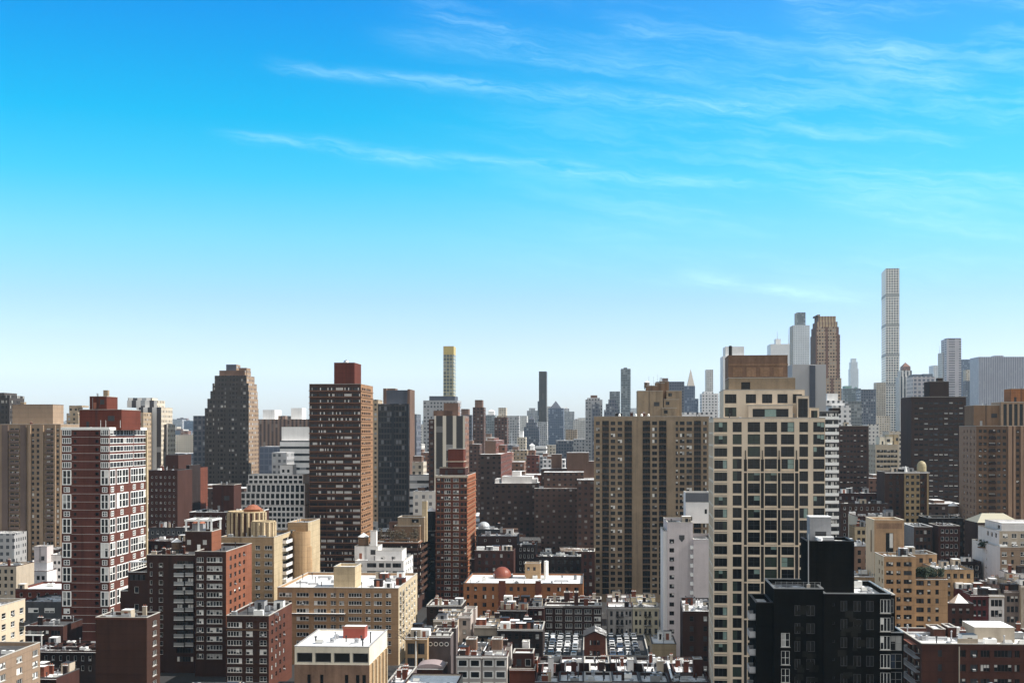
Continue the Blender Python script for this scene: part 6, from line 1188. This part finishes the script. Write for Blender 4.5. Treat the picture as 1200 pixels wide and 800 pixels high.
fr('office_tower', 'faint lilac tower between the notched tower and the striped slab', 1126.5, 1138, 421, 3000, 'm_bluegl', d=40); fr('office_tower', 'thin dark blue tower with pale yellow top beside the striped slab', 1132, 1137.5, 446, 2300, 'm_slate', d=20, tiers=(('box', 1132, 1137.5, 433, .05, 'm_cream'),))
fr('office_tower', 'broad white vertically striped office slab at the right edge', 1147, 1225, 418, 2000, 'm_gm', xs=1136.5, tiers=(('small', 1166, 1176, 416.5, .3),)); q = MB()
fr('apartment_block', 'white low block visible under the striped office slab', 1130, 1142, 487, 1200, 'm_white', d=30)
fr('apartment_tower', 'cream column of blocks left of the base of the thin white tower', 1027, 1038, 448, 2450, 'm_cream', d=24, tiers=()); fr('apartment_tower', 'lower cream tower before the base of the thin white tower', 1028, 1043, 487, 1900, 'm_cream', d=26)
fr('office_tower', 'dark blue flat topped slab left of the thin white tower base', 1009, 1026.5, 456, 1700, 'm_slate', d=34); fr('office_block', 'small white roofed block left shoulder of the dark blue slab', 1007, 1016, 461, 1900, 'm_white', d=20)
fr('office_block', 'green roofed pale building in the gap right of the ornate brown tower', 988, 1009, 455, 2600, 'm_glass2', d=40, tiers=(('small', 990, 998, 452, .2, 'f_green'), ('tank', 1003, 453, 2, 'f_green'))); fr('apartment_block', 'grey pale block under the green roofed building', 994, 1010, 470, 1500, 'm_glass2', d=30)
fr('apartment_block', 'white grid block with snow terraces, right behind the white balcony tower', 975, 997, 475, 900, 'm_white', d=24, tiers=(('box', 968, 990, 469, .2, 'm_white'), ('small', 969, 982, 461, .4, 'f_white')))
fr('apartment_block', 'pale block between dark blue slab and dark brown slab', 1017, 1030, 497, 1300, 'm_pale', d=26); fr('apartment_block', 'cream low block left of the black brown tower', 1042, 1056, 505, 1000, 'm_cream', d=24)
# mid fills behind the low houses
for a in (('brown brick flats low behind the golden dome house', 1018, 1045, 560, 760, 'm_brick'), ('dark brick flats behind the white water tank house at right', 1086, 1128, 590, 660, 'm_dark'), ('tan flats wedged between beige slabs and the red tower', 56, 78, 600, 720, 'm_tan'),
          ('brown flats between the red tower and the tiny windowed slab', 160, 178, 590, 730, 'm_brown'), ('brown flats behind the drum roofed building', 296, 340, 598, 720, 'm_red'), ('dark flats at the foot of the dark stepped tower', 226, 286, 572, 760, 'm_dark'),
          ('pale flats behind the foot of the dark glass tower', 484, 512, 575, 700, 'm_pale'), ('brick flats behind the white penthouse block of the centre', 590, 640, 556, 860, 'm_red'), ('tan flats left of the conical capped tower', 596, 618, 527, 1150, 'm_tan'), ('grey flats right of the conical capped tower', 632, 652, 535, 1050, 'm_grey'),
          ('white low flats behind the dark block with square bulkhead', 636, 662, 538, 1000, 'm_white'), ('dark blue glass block left of the white block with black windows', 466, 486, 545, 950, 'm_glass'), ('pale low flats at the foot of the slate blue tower', 476, 494, 520, 1200, 'm_pale'), ('brick low flats in the gap below the thin pale tower', 486, 504, 530, 1050, 'm_brick'), ('pale low flats right of the slim brown capped tower', 566, 584, 512, 1400, 'm_pale'), ('brown flats right of the dark stepped tower of the middle', 545, 562, 520, 1000, 'm_brown')):
    fr('apartment_block', a[0], a[1], a[2], a[3], a[4], a[5], d=24, roof='r_most', tiers=(('small', a[1] + (a[2] - a[1]) * .2, a[1] + (a[2] - a[1]) * .5, a[3] - 4, .2, 'f_brown'),))
# the rest of the city: a far-off mass of low roofs
def mass(name, label, y0, y1, lot, mats, seed, hfun):
    rg = random.Random(seed); b = MB(); Y = y0
    while Y < y1:
        hw = .41 * Y + 60; x = -hw
        while x < hw:
            w_, d_ = lot * rg.uniform(.45, .85), lot * rg.uniform(.5, .85); h = hfun(rg, Y + d_)
            m_ = rg.choice(mats); b.box(x, x + w_, Y, Y + d_, 0, h, m_, rg.choice(('r_most', 'r_patchy', 'r_brown', 'r_dark')))
            if rg.random() < .6: b.box(x + w_ * .3, x + w_ * .6, Y + d_ * .2, Y + d_ * .5, h, h + rg.uniform(3, 6), rg.choice(('f_brown', 'f_brown', 'm_brick')))
            x += lot * rg.uniform(.9, 1.15)
        Y += lot * 1.05
    o = b.build(name); tag(o, label, 'city blocks', None, 'stuff')
mass('city_blocks', 'dense mass of brown and grey low roofs filling the middle distance', 670, 1500, 34, ('m_brown', 'm_red', 'm_dark', 'm_dark', 'm_brown', 'm_brick', 'm_grey', 'm_tan'), 5, lambda r, Y: min(r.uniform(14, 34) * (1 + (Y - 670) / 1500), CH - (HZ + 118 - (Y - 670) * .075 - 505) * Y / F))
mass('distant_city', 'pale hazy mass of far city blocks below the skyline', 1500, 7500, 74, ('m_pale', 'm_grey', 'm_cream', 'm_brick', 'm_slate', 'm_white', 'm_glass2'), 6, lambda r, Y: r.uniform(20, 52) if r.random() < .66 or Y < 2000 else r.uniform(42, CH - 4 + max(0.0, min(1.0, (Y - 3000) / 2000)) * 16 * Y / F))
for o in ALL: o.finish()
